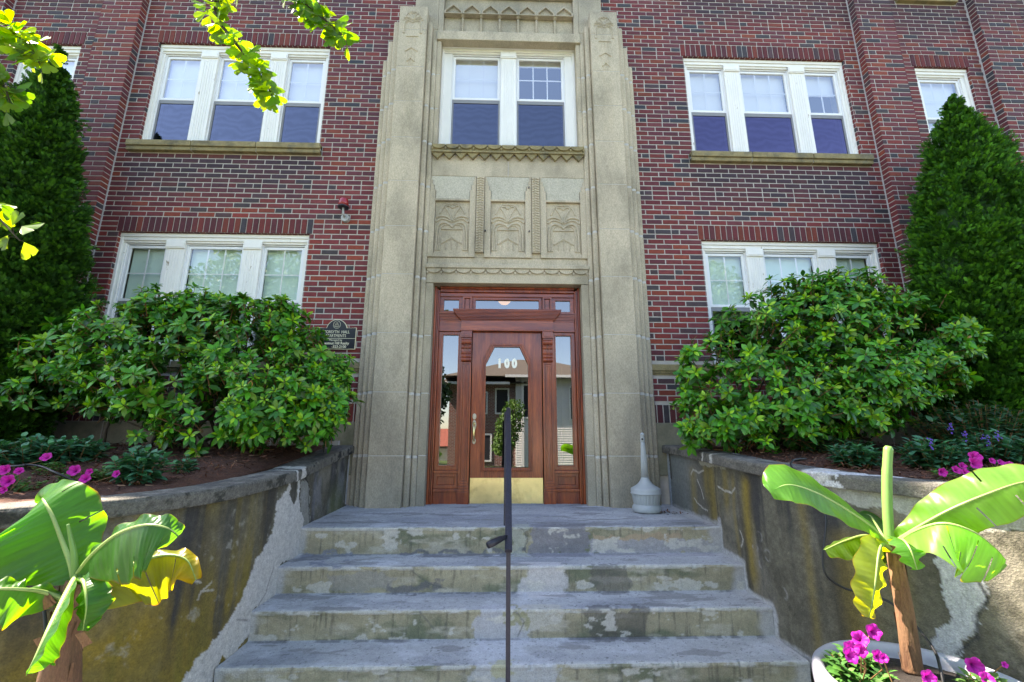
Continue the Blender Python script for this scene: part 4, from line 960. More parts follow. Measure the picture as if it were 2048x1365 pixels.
rhododendron('tall right rhododendron bush hiding the lower right window',
    [lobe(1640, 660, 165, 105, 4.25), lobe(1790, 680, 135, 92, 4.25), lobe(1500, 690, 115, 75, 4.25), lobe(1430, 745, 85, 80, 4.3), lobe(1690, 610, 100, 62, 4.3, .36), lobe(1870, 690, 70, 62, 4.2), lobe(1560, 780, 150, 75, 4.0), lobe(1720, 770, 150, 75, 4.0), lobe(1430, 830, 70, 52, 4.05), lobe(1820, 750, 85, 60, 4.1), lobe(1450, 850, 85, 45, 4.05, .35), lobe(1570, 845, 120, 48, 4.0, .35), lobe(1690, 830, 100, 50, 4.0, .35)],
    (2.95, 4.3, -.10), 1450, 5, lambda p: p[0] > 1.62)
# ------------------------------------------------------------------ arborvitae columns
def spray():
    V = []; F = []
    def q(x0, y0, x1, y1, w):
        d = np.array([x1-x0, y1-y0]); d = d/np.linalg.norm(d); nrm = np.array([-d[1], d[0]])*w; n = len(V)
        V.extend([(x0-nrm[0]*.5, y0-nrm[1]*.6, .03*abs(x0)), (x0+nrm[0]*.6, y0+nrm[1]*.6, .03*abs(x0)), (x1+nrm[0], y1+nrm[1], .15*abs(x1)), (x1-nrm[0], y1-nrm[1], .15*abs(x1))]); F.append((n, n+1, n+2, n+3))
    q(0, 0, 0, 1, .06)
    for i, (y, l) in enumerate(((.15, .5), (.45, .42), (.70, .28))):
        for s in (-1, 1): q(0, y, s*l*.50, y+l*.8, .06)
    return V, F
SPR = spray()
m_thuja = M('arborvitae_foliage', attr=True, rough=.7, var=.25, scale=6, bump=0, trans=.15, tcol=(1.4, 1.6, .5), spec=.25)
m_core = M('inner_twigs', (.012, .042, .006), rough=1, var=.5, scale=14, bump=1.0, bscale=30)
def arborvitae(label, tip, zb, rb, ysq, n, seed, extra=(), tone=1.0):
    r = np.random.default_rng(seed); tip = np.array(tip)
    root = empty('arborvitae', (tip[0], tip[1], zb), label=label, cat='evergreen tree', group='clipped evergreens at the facade')
    O, A, Nn, S, C = [], [], [], [], []
    cores = MB()
    def cone(tip, zb, rb, n):
        H = tip[2]-zb
        prof = lambda t: rb*(1-(1-np.minimum(t/.80, 1))**1.55)*np.where(t > .85, 1-.25*(t-.85)/.15, 1)
        lum = lambda ph, z: 1+.34*(fbm(ph*2.2+3, z*2.4, seed)-.5)+.30*(fbm(ph*5, z*5, seed+1)-.5)
        K = n//26; t = np.sqrt(r.random(K)); ph = math.pi*1.5+(r.random(K)-.5)*math.pi*1.36; z = tip[2]-t*H          # tufts over the cone
        pr = prof(t); rad = pr*lum(ph, z)*(1.04-.26*r.random(K)**1.2)
        out = np.stack([np.cos(ph), np.sin(ph), 0*ph], 1); tg = np.stack([-np.sin(ph), np.cos(ph), 0*ph], 1)
        cen = np.stack([tip[0]+np.cos(ph)*rad, tip[1]+np.sin(ph)*rad*ysq, z], 1)
        d = unit(out*r.uniform(.5, 1.1, (K, 1))+np.array([0, 0, 1])*r.uniform(.25, .95, (K, 1))+tg*r.normal(size=(K, 1))*.35)
        L = r.uniform(.08, .20, K)*np.clip(pr/.30, .45, 1); m = 44
        u = r.random((K, m))**.8; w = r.normal(size=(K, m, 3))
        p = cen[:, None]+d[:, None]*((u-.65)*L[:, None]*1.5)[..., None]+w*(L[:, None]*.30*(1.1-.6*u))[..., None]
        aa = d[:, None]+w*.42+np.array([0, 0, .15]); nn = r.normal(size=(K, m, 3))+out[:, None]*.7
        sc = r.uniform(.036, .062, (K, m))
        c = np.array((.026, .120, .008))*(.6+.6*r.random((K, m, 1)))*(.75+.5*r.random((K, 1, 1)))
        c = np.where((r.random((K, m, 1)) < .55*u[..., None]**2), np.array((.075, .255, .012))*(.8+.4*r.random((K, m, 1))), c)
        k = p[..., 1] < 5.1
        O.append((p-aa*.02)[k]); A.append(aa[k]); Nn.append(nn[k]); S.append(np.stack([sc, sc*1.1], -1)[k]); C.append(c[k])
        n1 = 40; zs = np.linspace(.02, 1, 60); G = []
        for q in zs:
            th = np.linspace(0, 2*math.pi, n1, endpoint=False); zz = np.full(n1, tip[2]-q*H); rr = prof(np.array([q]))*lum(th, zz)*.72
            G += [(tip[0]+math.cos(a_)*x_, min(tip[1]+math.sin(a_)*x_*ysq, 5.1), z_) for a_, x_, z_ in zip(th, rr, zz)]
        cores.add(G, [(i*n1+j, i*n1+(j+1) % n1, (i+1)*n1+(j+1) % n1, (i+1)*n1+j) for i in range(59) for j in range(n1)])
    cone(tip, zb, rb, n)
    for (t2, zb2, rb2, n2) in extra: cone(np.array(t2), zb2, rb2, n2)
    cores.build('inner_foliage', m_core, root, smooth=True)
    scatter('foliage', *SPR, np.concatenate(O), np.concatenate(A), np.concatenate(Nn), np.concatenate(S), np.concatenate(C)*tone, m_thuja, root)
    m = MB(); m.tube([(tip[0], tip[1]+.05, zb-.1), (tip[0]+.02, tip[1]+.05, (zb+tip[2])/2), (tip[0], tip[1], tip[2]-.15)], [.10, .06, .008], 8); m.build('trunk', m_bark, root, smooth=True)
    return root
tl = at(122, 92, 4.5); tr_ = at(1898, 182, 4.45)
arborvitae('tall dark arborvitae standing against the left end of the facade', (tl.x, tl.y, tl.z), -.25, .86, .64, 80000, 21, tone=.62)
t2 = at(1872, 330, 4.3)
arborvitae('tall bright tipped arborvitae standing against the right end of the facade', (tr_.x, tr_.y, tr_.z), -.2, 1.0, .62, 74000, 22, tone=.85, extra=[((t2.x+.05, t2.y, t2.z), -.1, .62, 22000)])
# ------------------------------------------------------------------ banana plants in white pots
m_ban = M('banana_leaf', attr=True, rough=.34, var=.10, scale=6, bump=.10, bscale=9, trans=.55, tcol=(3.6, 3.2, .25), spec=.5)
m_rib = M('banana_midrib', (.30, .42, .12), rough=.4, var=.12, bump=0, trans=.2)
m_trunk = M('banana_trunk', (.20, .105, .048), rough=.9, var=.6, scale=12, fine=.25, fscale=90, bump=.6, bscale=30, stretch=(3, 3, .8), col2=(.10, .045, .022), c2scale=6, c2lo=.45, c2hi=.65)
m_pot = M('white_glazed_pot', (.36, .36, .41), rough=.65, var=.12, scale=6, fine=.05, bump=.08)
m_soil = M('potting_soil', (.018, .013, .010), rough=1, var=.5, scale=30, bump=1.0, bscale=60)
def crv(P, n):
    P = [np.array(p, float) for p in P]; out = []; m = len(P)-1
    for i in range(n+1):
        t = i/n*m; k = min(int(t), m-1); t -= k
        p0 = P[max(k-1, 0)]; p1 = P[k]; p2 = P[k+1]; p3 = P[min(k+2, m)]
        out.append(.5*((2*p1)+(-p0+p2)*t+(2*p0-5*p1+4*p2-p3)*t*t+(-p0+3*p1-3*p2+p3)*t**3))
    return np.array(out)
def banana_leaf(parent, rib, wl, wr, nrm, al=.3, ar=.3, cl=.0, cr=.0, col=(.045, .15, .018), tip=None, tears=(), n=44, mcols=16, wav=.012, seed=0, stalk=.0, edge=None, label=None, ribr=.010):
    """rib: midrib points; wl / wr: half widths along it; al / ar: how far each half folds down; cl / cr: extra curl at the margin"""
    n = 110 if tears else 80
    Pm = crv(rib, n); T = np.gradient(Pm, axis=0); T /= np.linalg.norm(T, axis=1)[:, None]
    nv = np.array(nrm, float); Sd = np.cross(T, nv); Sd /= np.linalg.norm(Sd, axis=1)[:, None]; Nv = np.cross(Sd, T)
    ts = np.linspace(0, 1, n+1); V = []; C = []
    def wfun(ws): return np.interp(ts, np.linspace(0, 1, len(ws)), ws)
    base = np.array(col); edge = np.array(edge if edge is not None else (.14, .17, .02)); tipc = np.array(tip) if tip is not None else None
    r = np.random.default_rng(seed+77); objs = []
    for sgn, ws, a, cu in ((-1, wl, al, cl), (1, wr, ar, cr)):
        W = wfun(ws); g = np.linspace(0, 1, mcols+1)
        W = W*(1+.05*(fbm(ts*14, ts*0+sgn, seed+3)-.5))
        Vv = np.zeros((n+1, mcols+1, 3)); Cv = np.zeros_like(Vv)
        ang = np.zeros((n+1, 1))
        # integrate a curled cross section
        x = np.zeros((n+1, mcols+1)); z = np.zeros((n+1, mcols+1)); aa = np.broadcast_to(np.asarray(a if np.ndim(a) == 0 else np.interp(ts, np.linspace(0, 1, len(a)), a)), (n+1,))
        cc = np.broadcast_to(np.asarray(cu if np.ndim(cu) == 0 else np.interp(ts, np.linspace(0, 1, len(cu)), cu)), (n+1,))
        for j in range(1, mcols+1):
            th = aa+cc*g[j]; x[:, j] = x[:, j-1]+np.cos(th)*W/mcols; z[:, j] = z[:, j-1]-np.sin(th)*W/mcols
        rip = wav*np.sin(ts[:, None]*34+2.5*g[None]+seed)*g[None]**1.5+.004*np.sin(ts[:, None]*150)*g[None]*(1-g[None])
        Vv = Pm[:, None]+sgn*Sd[:, None]*x[..., None]+Nv[:, None]*(z+rip)[..., None]-T[:, None]*(.22*g[None]*W[:, None])[..., None]*(-.35)
        lum = 1+.34*(fbm(ts[:, None]*26+0*g[None], g[None]*2+0*ts[:, None], seed)-.5)+.16*(r.random((n+1, 1))-.5)*np.ones((1, mcols+1))
        Cv = base*lum[..., None]*np.ones((n+1, mcols+1, 1))
        Cv = mixc(Cv, edge, .75*sstep(.93, 1.0, g[None]+0*ts[:, None])); Cv = mixc(Cv, (.16, .07, .02), .85*sstep(.95, 1.0, g[None]+0*ts[:, None])*sstep(.52, .62, fbm(ts[:, None]*18, 0*ts[:, None]+seed+sgn, seed+41)))
        if tipc is not None:
            q = sstep(.55, 1.0, ts[:, None]*.75+g[None]*.28+.25*(fbm(ts[:, None]*9, g[None]*5, seed+9)-.5)); Cv = mixc(Cv, tipc, .8*q)
            q2 = sstep(.93, 1.03, ts[:, None]*.80+g[None]*.22+.16*(fbm(ts[:, None]*12, g[None]*7, seed+19)-.5)); Cv = mixc(Cv, (.12, .045, .012), q2)
        i = np.arange((n+1)*(mcols+1)).reshape(n+1, mcols+1)
        keep = np.ones((n, mcols), bool)
        for (tt, g0, sd_) in tears:
            if sd_ == sgn:
                k = int(tt*n); keep[k, int(g0*mcols):] = False
        F = np.stack([i[:-1, :-1], i[:-1, 1:], i[1:, 1:], i[1:, :-1]], -1)
        F = F[keep] if sgn > 0 else F[keep][:, ::-1]
        V.append((Vv.reshape(-1, 3), F, Cv.reshape(-1, 3)))
    nv0 = len(V[0][0])
    me = npmesh('leaf', np.r_[V[0][0], V[1][0]], np.r_[V[0][1], V[1][1]+nv0], np.clip(np.r_[V[0][2], V[1][2]], .004, .8))
    o = link('leaf', me, m_ban, parent, smooth=True)
    if label: o['label'] = label
    m = MB(); m.tube([tuple(p+Nv[i]*-.002) for i, p in enumerate(Pm)], [max(.0022, ribr*(1-.85*t)) for t in ts], 8, flat=.8); m.build('midrib', m_rib, o, smooth=True)
    return o
def pot(cx, cy, zr, r, label, parent_name='flower_pot'):
    root = empty(parent_name, (cx, cy, ZG), label=label, cat='flower pot', group='white pots holding the banana plants')
    H = zr-ZG; prof = [(.60*r, 0), (.66*r, .02), (.78*r, .12*H), (.90*r, .35*H), (.985*r, .6*H), (1.02*r, .78*H), (1.035*r, .88*H), (1.035*r, .94*H), (1.02*r, .98*H), (.99*r, H), (.945*r, .995*H), (.905*r, .975*H), (.89*r, .93*H), (.88*r, .82*H)]
    m = MB(); m.lathe(prof, (cx, cy, ZG), 72); m.build('pot', m_pot, root, smooth=True)
    g = np.linspace(0, 1, 24); th = np.linspace(0, 2*math.pi, 60); GR, TH = np.meshgrid(g, th); Xs = cx+.885*r*GR*np.cos(TH); Ys = cy+.885*r*GR*np.sin(TH)
    Zs = zr-.055+.02*(1-GR**2)+.018*(fbm(Xs*30, Ys*30, 5)-.5)
    link('soil', gridmesh('soil', np.stack([Xs, Ys, Zs], -1)), m_soil, root)
    return root
def trunk(root, P, rads, seed):
    r = np.random.default_rng(seed); m = MB(); Pc = crv(P, 40); rr = np.interp(np.linspace(0, 1, 41), np.linspace(0, 1, len(rads)), rads)
    rr = rr*(1+.10*(fbm(np.linspace(0, 9, 41), np.zeros(41), seed)-.5)); m.tube([tuple(p) for p in Pc], list(rr), 20); m.build('trunk', m_trunk, root, smooth=True)
    m = MB()
    for i in range(26):                                       # papery sheaths
        k = r.integers(1, 36); th = r.random()*6.28; d = np.array([math.cos(th), math.sin(th), 0]); p = Pc[k]+d*rr[k]*.97; q = Pc[min(k+r.integers(3, 7), 40)]+d*(rr[k]+r.uniform(.0, .012)); w = np.cross(d, [0, 0, 1])*r.uniform(.006, .018)
        m.add([p-w, p+w, q+w*.6, q-w*.4], [(0, 1, 2, 3)])
    m.build('leaf_sheath', m_trunk, root)
potR = pot(1.725, 2.04, -1.0, .40, 'white pot of petunias standing at the right planter wall')
rp = lambda x, y, Y=2.2: tuple(at(x, y, Y))
banR = empty('banana_plant', rp(1822, 1335, 2.2), label='sunlit banana plant with one upright rolled leaf in the right pot', cat='banana plant', group='banana plants beside the steps')
trunk(banR, [rp(1826, 1345), rp(1815, 1260), rp(1800, 1170), rp(1788, 1110), rp(1780, 1082)], [.040, .037, .034, .030, .022], 3)
G1 = (.070, .205, .030); G2 = (.13, .29, .055); GY = (.20, .27, .03)
# rolled new leaf
m = MB(); Pc = crv([rp(1780, 1090), rp(1775, 1020), rp(1774, 950), rp(1777, 893)], 24)
m.tube([tuple(p) for p in Pc], [.018, .020]+[.021]*8+[.0215]*8+[.020]*6+[.013], 14)
m_roll = M('rolled_leaf', (.17, .33, .075), rough=.38, var=.10, scale=5, bump=.05, trans=.25); m.build('rolled_leaf', m_roll, banR, smooth=True)
# leaf reaching left over the wall, arching, its far half folded under
banana_leaf(banR, [rp(1778, 1092, 2.2), rp(1745, 1056, 2.12), rp(1690, 1018, 2.02), rp(1630, 985, 1.95), rp(1576, 970, 1.93), rp(1540, 985, 1.95)], [.012, .05, .085, .09, .08, .03], [.012, .07, .14, .155, .13, .04], (.15, -.88, .45), al=-.05, ar=.15, cl=-.1, cr=.55, col=G1, seed=1, wav=.006)
# big leaf sweeping up and out to the right
banana_leaf(banR, [rp(1784, 1088, 2.2), rp(1835, 1056, 2.10), rp(1900, 1020, 2.0), rp(1975, 988, 1.92), rp(2050, 964, 1.86), rp(2120, 968, 1.82)], [.012, .065, .10, .105, .09, .02], [.012, .075, .125, .135, .12, .03], (-.30, -.80, .5), al=.05, ar=.35, cl=.25, cr=.5, col=G2, seed=2, wav=.014, tears=((.5, .25, 1), (.36, .55, 1), (.62, .5, -1), (.7, .35, 1)))
# lower right leaf hanging in torn sheets
banana_leaf(banR, [rp(1790, 1090, 2.2), rp(1830, 1062, 2.06), rp(1885, 1046, 1.95), rp(1945, 1062, 1.9), rp(1990, 1095, 1.9), rp(2012, 1120, 1.92)], [.01, .05, .07, .08, .07, .02], [.012, .12, .19, .20, .18, .04], (.05, -.42, .90), al=.5, ar=.95, cl=.6, cr=.35, col=G2, seed=3, wav=.02, tears=((.42, .10, 1), (.66, .15, 1), (.8, .3, 1), (.54, .5, 1), (.33, .6, 1)))
# yellow leaf hanging straight down in front
banana_leaf(banR, [rp(1782, 1098, 2.18), rp(1766, 1090, 2.10), rp(1758, 1110, 2.05), rp(1752, 1160, 2.03), rp(1745, 1205, 2.04), rp(1738, 1236, 2.05)], [.01, .05, .075, .075, .066, .03], [.01, .055, .08, .085, .07, .03], (.12, -.98, .12), al=.25, ar=.35, cl=.3, cr=.2, col=GY, edge=(.30, .22, .02), seed=4, tip=(.28, .27, .03), label='yellowing banana leaf hanging straight down')
# small curled leaf in the middle, two dark ones behind and below
banana_leaf(banR, [rp(1788, 1090, 2.14), rp(1805, 1080, 2.04), rp(1822, 1100, 1.98), rp(1835, 1140, 1.98)], [.01, .04, .06, .02], [.01, .05, .065, .02], (.5, -.85, .2), al=-.5, ar=.9, cl=.2, cr=.6, col=G1, seed=5)
banana_leaf(banR, [rp(1776, 1090, 2.24), rp(1750, 1045, 2.38), rp(1735, 1030, 2.5), rp(1700, 1040, 2.55)], [.01, .08, .09, .02], [.01, .08, .09, .02], (0, -.5, .86), al=.1, ar=.3, col=(.03, .10, .02), seed=6)
banana_leaf(banR, [rp(1776, 1096, 2.2), rp(1735, 1072, 2.18), rp(1690, 1082, 2.18), rp(1650, 1100, 2.2)], [.01, .07, .09, .03], [.01, .07, .10, .03], (0, -.75, .6), al=.3, ar=1.0, cr=.4, col=(.07, .13, .02), seed=7)
banana_leaf(banR, [rp(1782, 1100, 2.24), rp(1765, 1100, 2.27), rp(1745, 1125, 2.3), rp(1742, 1165, 2.3)], [.01, .06, .07, .02], [.01, .06, .07, .02], (0, -.8, .5), al=.4, ar=.6, col=(.04, .09, .015), seed=8)
# ---- the left plant
YL = 1.86
lp = lambda x, y, Y=YL: tuple(at(x, y, Y))
potL = pot(lp(116, 1400)[0], 1.82, -1.22, .36, 'white pot under the left banana plant')
banL = empty('banana_plant', lp(118, 1390), label='banana plant with a yellow brown tipped leaf at the left planter wall', cat='banana plant', group='banana plants beside the steps')
trunk(banL, [lp(112, 1440), lp(118, 1365), lp(128, 1290), lp(140, 1220), lp(150, 1160)], [.070, .062, .050, .040, .026], 4)
banana_leaf(banL, [lp(148, 1164), lp(140, 1126, 1.87), lp(122, 1078, 1.88), lp(104, 1032, 1.88), lp(88, 1004, 1.90), lp(84, 998, 1.96), lp(92, 1012, 2.0)], [.02, .16, .23, .22, .19, .12, .03], [.02, .10, .145, .145, .11, .07, .03], (.10, -.95, .28), al=-.10, ar=.12, cl=.05, cr=.25, col=(.055, .19, .016), edge=(.10, .2, .02), seed=11, wav=.008, tears=((.38, .45, 1), (.56, .55, -1), (.7, .4, -1), (.63, .5, 1)), ribr=.012)
banana_leaf(banL, [lp(152, 1150), lp(185, 1108, 1.78), lp(235, 1068, 1.70), lp(290, 1050, 1.66), lp(335, 1056, 1.66), lp(357, 1072, 1.68)], [.012, .03, .04, .04, .04, .02], [.012, .10, .175, .175, .14, .04], (.15, -.66, .73), al=-.1, ar=.55, cl=-.1, cr=.35, col=(.040, .14, .030), seed=12, wav=.010, tears=((.8, .3, 1), (.55, .6, 1), (.4, .7, 1)))
banana_leaf(banL, [lp(158, 1195, 1.9), lp(190, 1180, 1.93), lp(240, 1142, 1.96), lp(300, 1116, 1.98), lp(345, 1110, 1.98), lp(375, 1122, 1.97), lp(392, 1160, 1.96)], [.012, .03, .04, .04, .05, .04, .02], [.012, .11, .18, .185, .15, .11, .03], (.05, -.72, .69), al=.4, ar=.75, cl=.3, cr=.15, col=(.15, .18, .014), edge=(.25, .19, .02), seed=13, wav=.012, tip=(.33, .24, .02), tears=((.45, .1, 1), (.70, .12, 1)), label='yellow banana leaf with a scorched brown tip')
banana_leaf(banL, [lp(152, 1152), lp(128, 1195, 1.72), lp(98, 1255, 1.60), lp(70, 1315, 1.54), lp(52, 1348, 1.53)], [.010, .035, .045, .035, .01], [.012, .085, .105, .085, .02], (-.45, -.55, .70), al=-.1, ar=1.0, cr=.3, wav=.004, col=(.04, .15, .02), seed=14, ribr=.015)
banana_leaf(banL, [lp(140, 1205, 1.84), lp(92, 1185, 1.80), lp(40, 1178, 1.74), lp(-30, 1180, 1.7), lp(-80, 1200, 1.7)], [.012, .10, .13, .12, .03], [.01, .035, .05, .05, .02], (0, -.6, .8), al=1.05, ar=.2, cl=.15, col=(.05, .16, .018), seed=15, tip=(.12, .2, .02))
banana_leaf(banL, [lp(152, 1160, 1.84), lp(166, 1165, 1.76), lp(172, 1210, 1.72), lp(165, 1262, 1.74)], [.01, .055, .075, .02], [.01, .05, .06, .02], (.2, -.95, .2), al=.3, ar=.4, cl=.5, cr=.4, col=(.04, .14, .018), seed=16)
banana_leaf(banL, [lp(150, 1166, 1.9), lp(196, 1148, 1.95), lp(240, 1125, 2.0), lp(270, 1125, 2.02)], [.01, .06, .07, .02], [.01, .06, .07, .02], (0, -.6, .8), al=.3, ar=.7, col=(.02, .07, .015), seed=17)
m = MB(); Pc = crv([lp(150, 1165), lp(148, 1110, 1.85), lp(141, 1075, 1.84), lp(136, 1049, 1.83)], 14); m.tube([tuple(p) for p in Pc], [.013-.0006*i for i in range(15)], 10); m.build('rolled_leaf', m_roll, banL, smooth=True)
m = MB(); r_ = np.random.default_rng(5)
for (x, y) in ((66, 1280), (72, 1195), (78, 1190), (150, 1270)): 
    p = np.array(lp(x, y, 1.8)); m.add([p, p+np.array([.03, 0, .01]), p+np.array([.06, .01, -.03]), p+np.array([.02, .02, -.05])], [(0, 1, 2, 3)])
m.build('dry_leaf', m_trunk, banL)
# ------------------------------------------------------------------ bedding plants
PL = blade(4, lambda t: .012+.27*math.sin(math.pi*min(1, t*.93+.07)), .2, .35)
m_herb = M('salvia_leaf', attr=True, rough=.55, var=.2, scale=12, bump=0, trans=.2, tcol=(1.3, 1.5, .6))
m_petal = M('magenta_petal', attr=True, rough=.6, var=.12, scale=20, bump=0, trans=.35)
def clump(name, cat, label, x, y, rad, h, n, cols, seed, ls=(.06, .10), group=None, flowers=None, zoff=0, ry=None):
    r = np.random.default_rng(seed); z = bedz(x, y)+zoff-.01
    root = empty(name, (x, y, z), label=label, cat=cat, group=group)
    O, A, Nn, S, C = [], [], [], [], []; st = MB()
    n = int(n*1.9); ns = max(4, n//15)
    for i in range(ns):
        th = r.random()*6.283; q = math.sqrt(r.random()); lean = q*rad
        top = np.array([x+math.cos(th)*lean, y+math.sin(th)*lean*(ry or 1), z+h*(1-.45*q*q)*r.uniform(.8, 1.08)]); b0 = np.array([x+math.cos(th)*lean*.45, y+math.sin(th)*lean*.45*(ry or 1), z]); st.tube([b0, (b0+top)/2+r.normal(size=3)*.006, top], [.004, .003, .002], 4, cap=False)
        k = max(6, n//ns)
        for j in range(k):
            f = j/k; p = b0+(top-b0)*(.25+.75*f); az = j*2.4+r.normal()*.3; el = .15+.75*f**2+r.normal()*.15
            a = np.array([math.cos(az)*math.cos(el), math.sin(az)*math.cos(el), math.sin(el)]); sz = r.uniform(*ls)*(1-.35*f)
            O.append(p); A.append(a); Nn.append(np.array([-math.cos(az)*.4, -math.sin(az)*.4, 1])+r.normal(size=3)*.2); S.append((sz, sz*r.uniform(.9, 1.2))); C.append(np.array(cols[r.integers(len(cols))])*r.uniform(.75, 1.25))
    scatter('foliage', *PL, O, A, Nn, S, C, m_herb, root); st.build('stems', m_twig, root)
    return root, r
SAL = [(.035, .15, .075), (.045, .18, .09), (.028, .12, .05), (.05, .20, .07)]
PET = [(.05, .16, .025), (.07, .20, .03), (.04, .13, .025)]
def flower(parent, p, face, rad, col=(.62, .012, .34), seed=0, thr=(.10, .0, .08)):
    """petunia: five ruffled petals joined in a trumpet"""
    r = np.random.default_rng(seed); face = unit(np.array(face, float)); e1 = unit(np.cross(face, [.1, .2, 1])); e2 = np.cross(face, e1)
    n = 40; V = []; C = []; rows = [0, .16, .4, .7, .9, 1.0]
    for k, q in enumerate(rows):
        for i in range(n):
            th = 2*math.pi*i/n; lob_ = 1-.16*abs(math.cos(2.5*th))**3 if q > .5 else 1
            rr = rad*q*lob_; dz = rad*(-.9*(1-q)**2.2+.06*math.sin(th*5+seed)*q+.05*math.sin(th*11+seed)*q)
            V.append(np.array(p)+e1*math.cos(th)*rr+e2*math.sin(th)*rr+face*dz)
            c = np.array(col)*(.82+.3*abs(math.sin(2.5*th)))*(1-.06*k*0); t = max(0, 1-q/.32); C.append(c*(1-t)+np.array(thr)*t)
    F = [(k*n+i, k*n+(i+1) % n, (k+1)*n+(i+1) % n, (k+1)*n+i) for k in range(len(rows)-1) for i in range(n)]
    return link('flower', npmesh('flower', V, F, np.clip(C, 0, .9)), m_petal, parent, smooth=True)
def petunia(label, x, y, rad, n, fl, seed, zoff=0, h=.10):
    root, r = clump('petunia', 'petunia', label, x, y, rad, h, n, PET, seed, (.028, .048), 'magenta petunias', zoff=zoff)
    for i, (px, py, Y, sz) in enumerate(fl):
        p = at(px, py, Y); f = np.array([-p.x*.10+r.normal()*.18, -1, .35+r.normal()*.2]); flower(root, tuple(p), f, sz, seed=seed*7+i)
        m = MB(); m.tube([tuple(p+Vector(unit(f))*-.9*sz), (p.x*.5+x*.5, p.y+.03, p.z-.05), (x*.8+p.x*.2, y, bedz(x, y)+zoff)], .0025, 5); m.build('flower_stem', m_twig, root)
    return root
def onbed(px, py):
    """where the sight line of a pixel meets the mulch"""
    Y = 3.0
    for _ in range(30):
        p = at(px, py, Y); z = bedz(p.x, Y); q = at(px, py, 1.0); k = (q.z)
        Y = .5*Y+.5*(z/k) if k < -.01 else Y
        Y = min(max(Y, 2.35), 4.9)
    p = at(px, py, Y); return p.x, Y
def bed(px, py): x, y = onbed(px, py); return dict(x=x, y=y)
clump('salvia', 'bedding plant', 'bushy blue green salvia alone in the mulch left of the steps', **bed(277, 968), rad=.15, h=.24, n=230, cols=SAL, seed=31, group='blue green salvia clumps')
clump('salvia', 'bedding plant', 'smallest salvia seedling nearest the left bush', **bed(360, 946), rad=.09, h=.12, n=80, cols=SAL, seed=32, ls=(.04, .065), group='blue green salvia clumps')
clump('salvia', 'bedding plant', 'broad salvia clump at the far left of the left bed', **bed(60, 935), rad=.26, h=.26, n=360, cols=SAL, seed=33, group='blue green salvia clumps')
clump('salvia', 'bedding plant', 'spreading salvia clump behind the left petunias', **bed(150, 925), rad=.20, h=.20, n=260, cols=SAL, seed=34, group='blue green salvia clumps')
petunia('single magenta petunia trailing at the left frame edge', *onbed(15, 985), .16, 120, [(8, 940, 2.62, .030), (14, 962, 2.55, .034), (38, 942, 2.65, .022), (6, 980, 2.5, .020)], 41)
petunia('petunia with three magenta blooms left of the bushy salvia', *onbed(160, 968), .12, 130, [(148, 941, 2.75, .034), (170, 957, 2.65, .028), (178, 944, 2.7, .020)], 42)
petunia('petunia with one bloom held up toward the left bush', *onbed(95, 950), .14, 110, [(92, 914, 2.85, .030)], 43)
petunia('low petunia with one pink bloom beside the bushy salvia', *onbed(206, 962), .10, 90, [(232, 948, 2.75, .022)], 44)
clump('salvia', 'bedding plant', 'round salvia clump alone in the mulch behind the right coping', **bed(1710, 935), rad=.17, h=.20, n=230, cols=SAL, seed=35, group='blue green salvia clumps')
def spikes(root, r, P):
    m = MB()
    for (px, py, Y) in P:
        p = np.array(at(px, py, Y))
        for i in range(16): q = p+np.array([r.normal()*.009, r.normal()*.009, r.uniform(-.04, .04)]); s = r.uniform(.004, .008); m.add([q+np.array([-s, 0, 0]), q+np.array([0, -.003, -s]), q+np.array([s, 0, 0]), q+np.array([0, .003, s])], [(0, 1, 2, 3)])
    m.build('flower_spike', m_violet, root)
m_violet = M('violet_flower', (.13, .05, .40), rough=.7, var=.2, bump=0, trans=.3)
ro, r_ = clump('salvia', 'bedding plant', 'salvia clump left of the right hand petunias', **bed(1870, 940), rad=.20, h=.24, n=300, cols=SAL, seed=36, group='blue green salvia clumps'); spikes(ro, r_, [(1862, 888, 2.9)])
ro, r_ = clump('salvia', 'bedding plant', 'taller salvia with violet flower spikes at the right frame edge', **bed(1985, 930), rad=.24, h=.28, n=340, cols=SAL, seed=37, group='blue green salvia clumps'); spikes(ro, r_, [(1995, 870, 3.1), (1931, 872, 3.1), (1972, 880, 3.1), (1902, 856, 3.2)])
petunia('petunia with a stack of magenta blooms on the right coping', *onbed(1945, 962), .20, 200, [(1951, 914, 2.62, .036), (1952, 927, 2.56, .038), (1886, 945, 2.55, .026), (1914, 940, 2.6, .026), (1926, 932, 2.62, .022), (1931, 944, 2.58, .020)], 45)
petunia('petunia with small magenta blooms at the right frame edge', *onbed(2030, 962), .18, 160, [(2022, 932, 2.6, .03), (1985, 922, 2.75, .02), (2002, 925, 2.8, .02), (1996, 940, 2.7, .018)], 46)
FER = [(.02, .085, .03), (.03, .11, .035), (.018, .065, .022)]
clump('shade_shrub', 'shrub', 'dark low shade shrub under the right arborvitae', 4.05, 3.75, .62, .50, 900, FER, 38, (.06, .10), ry=.5)
clump('shade_shrub', 'shrub', 'dark sparse shade shrub under the right rhododendron', 2.95, 3.95, .45, .22, 260, FER, 39, (.05, .08), ry=.4)
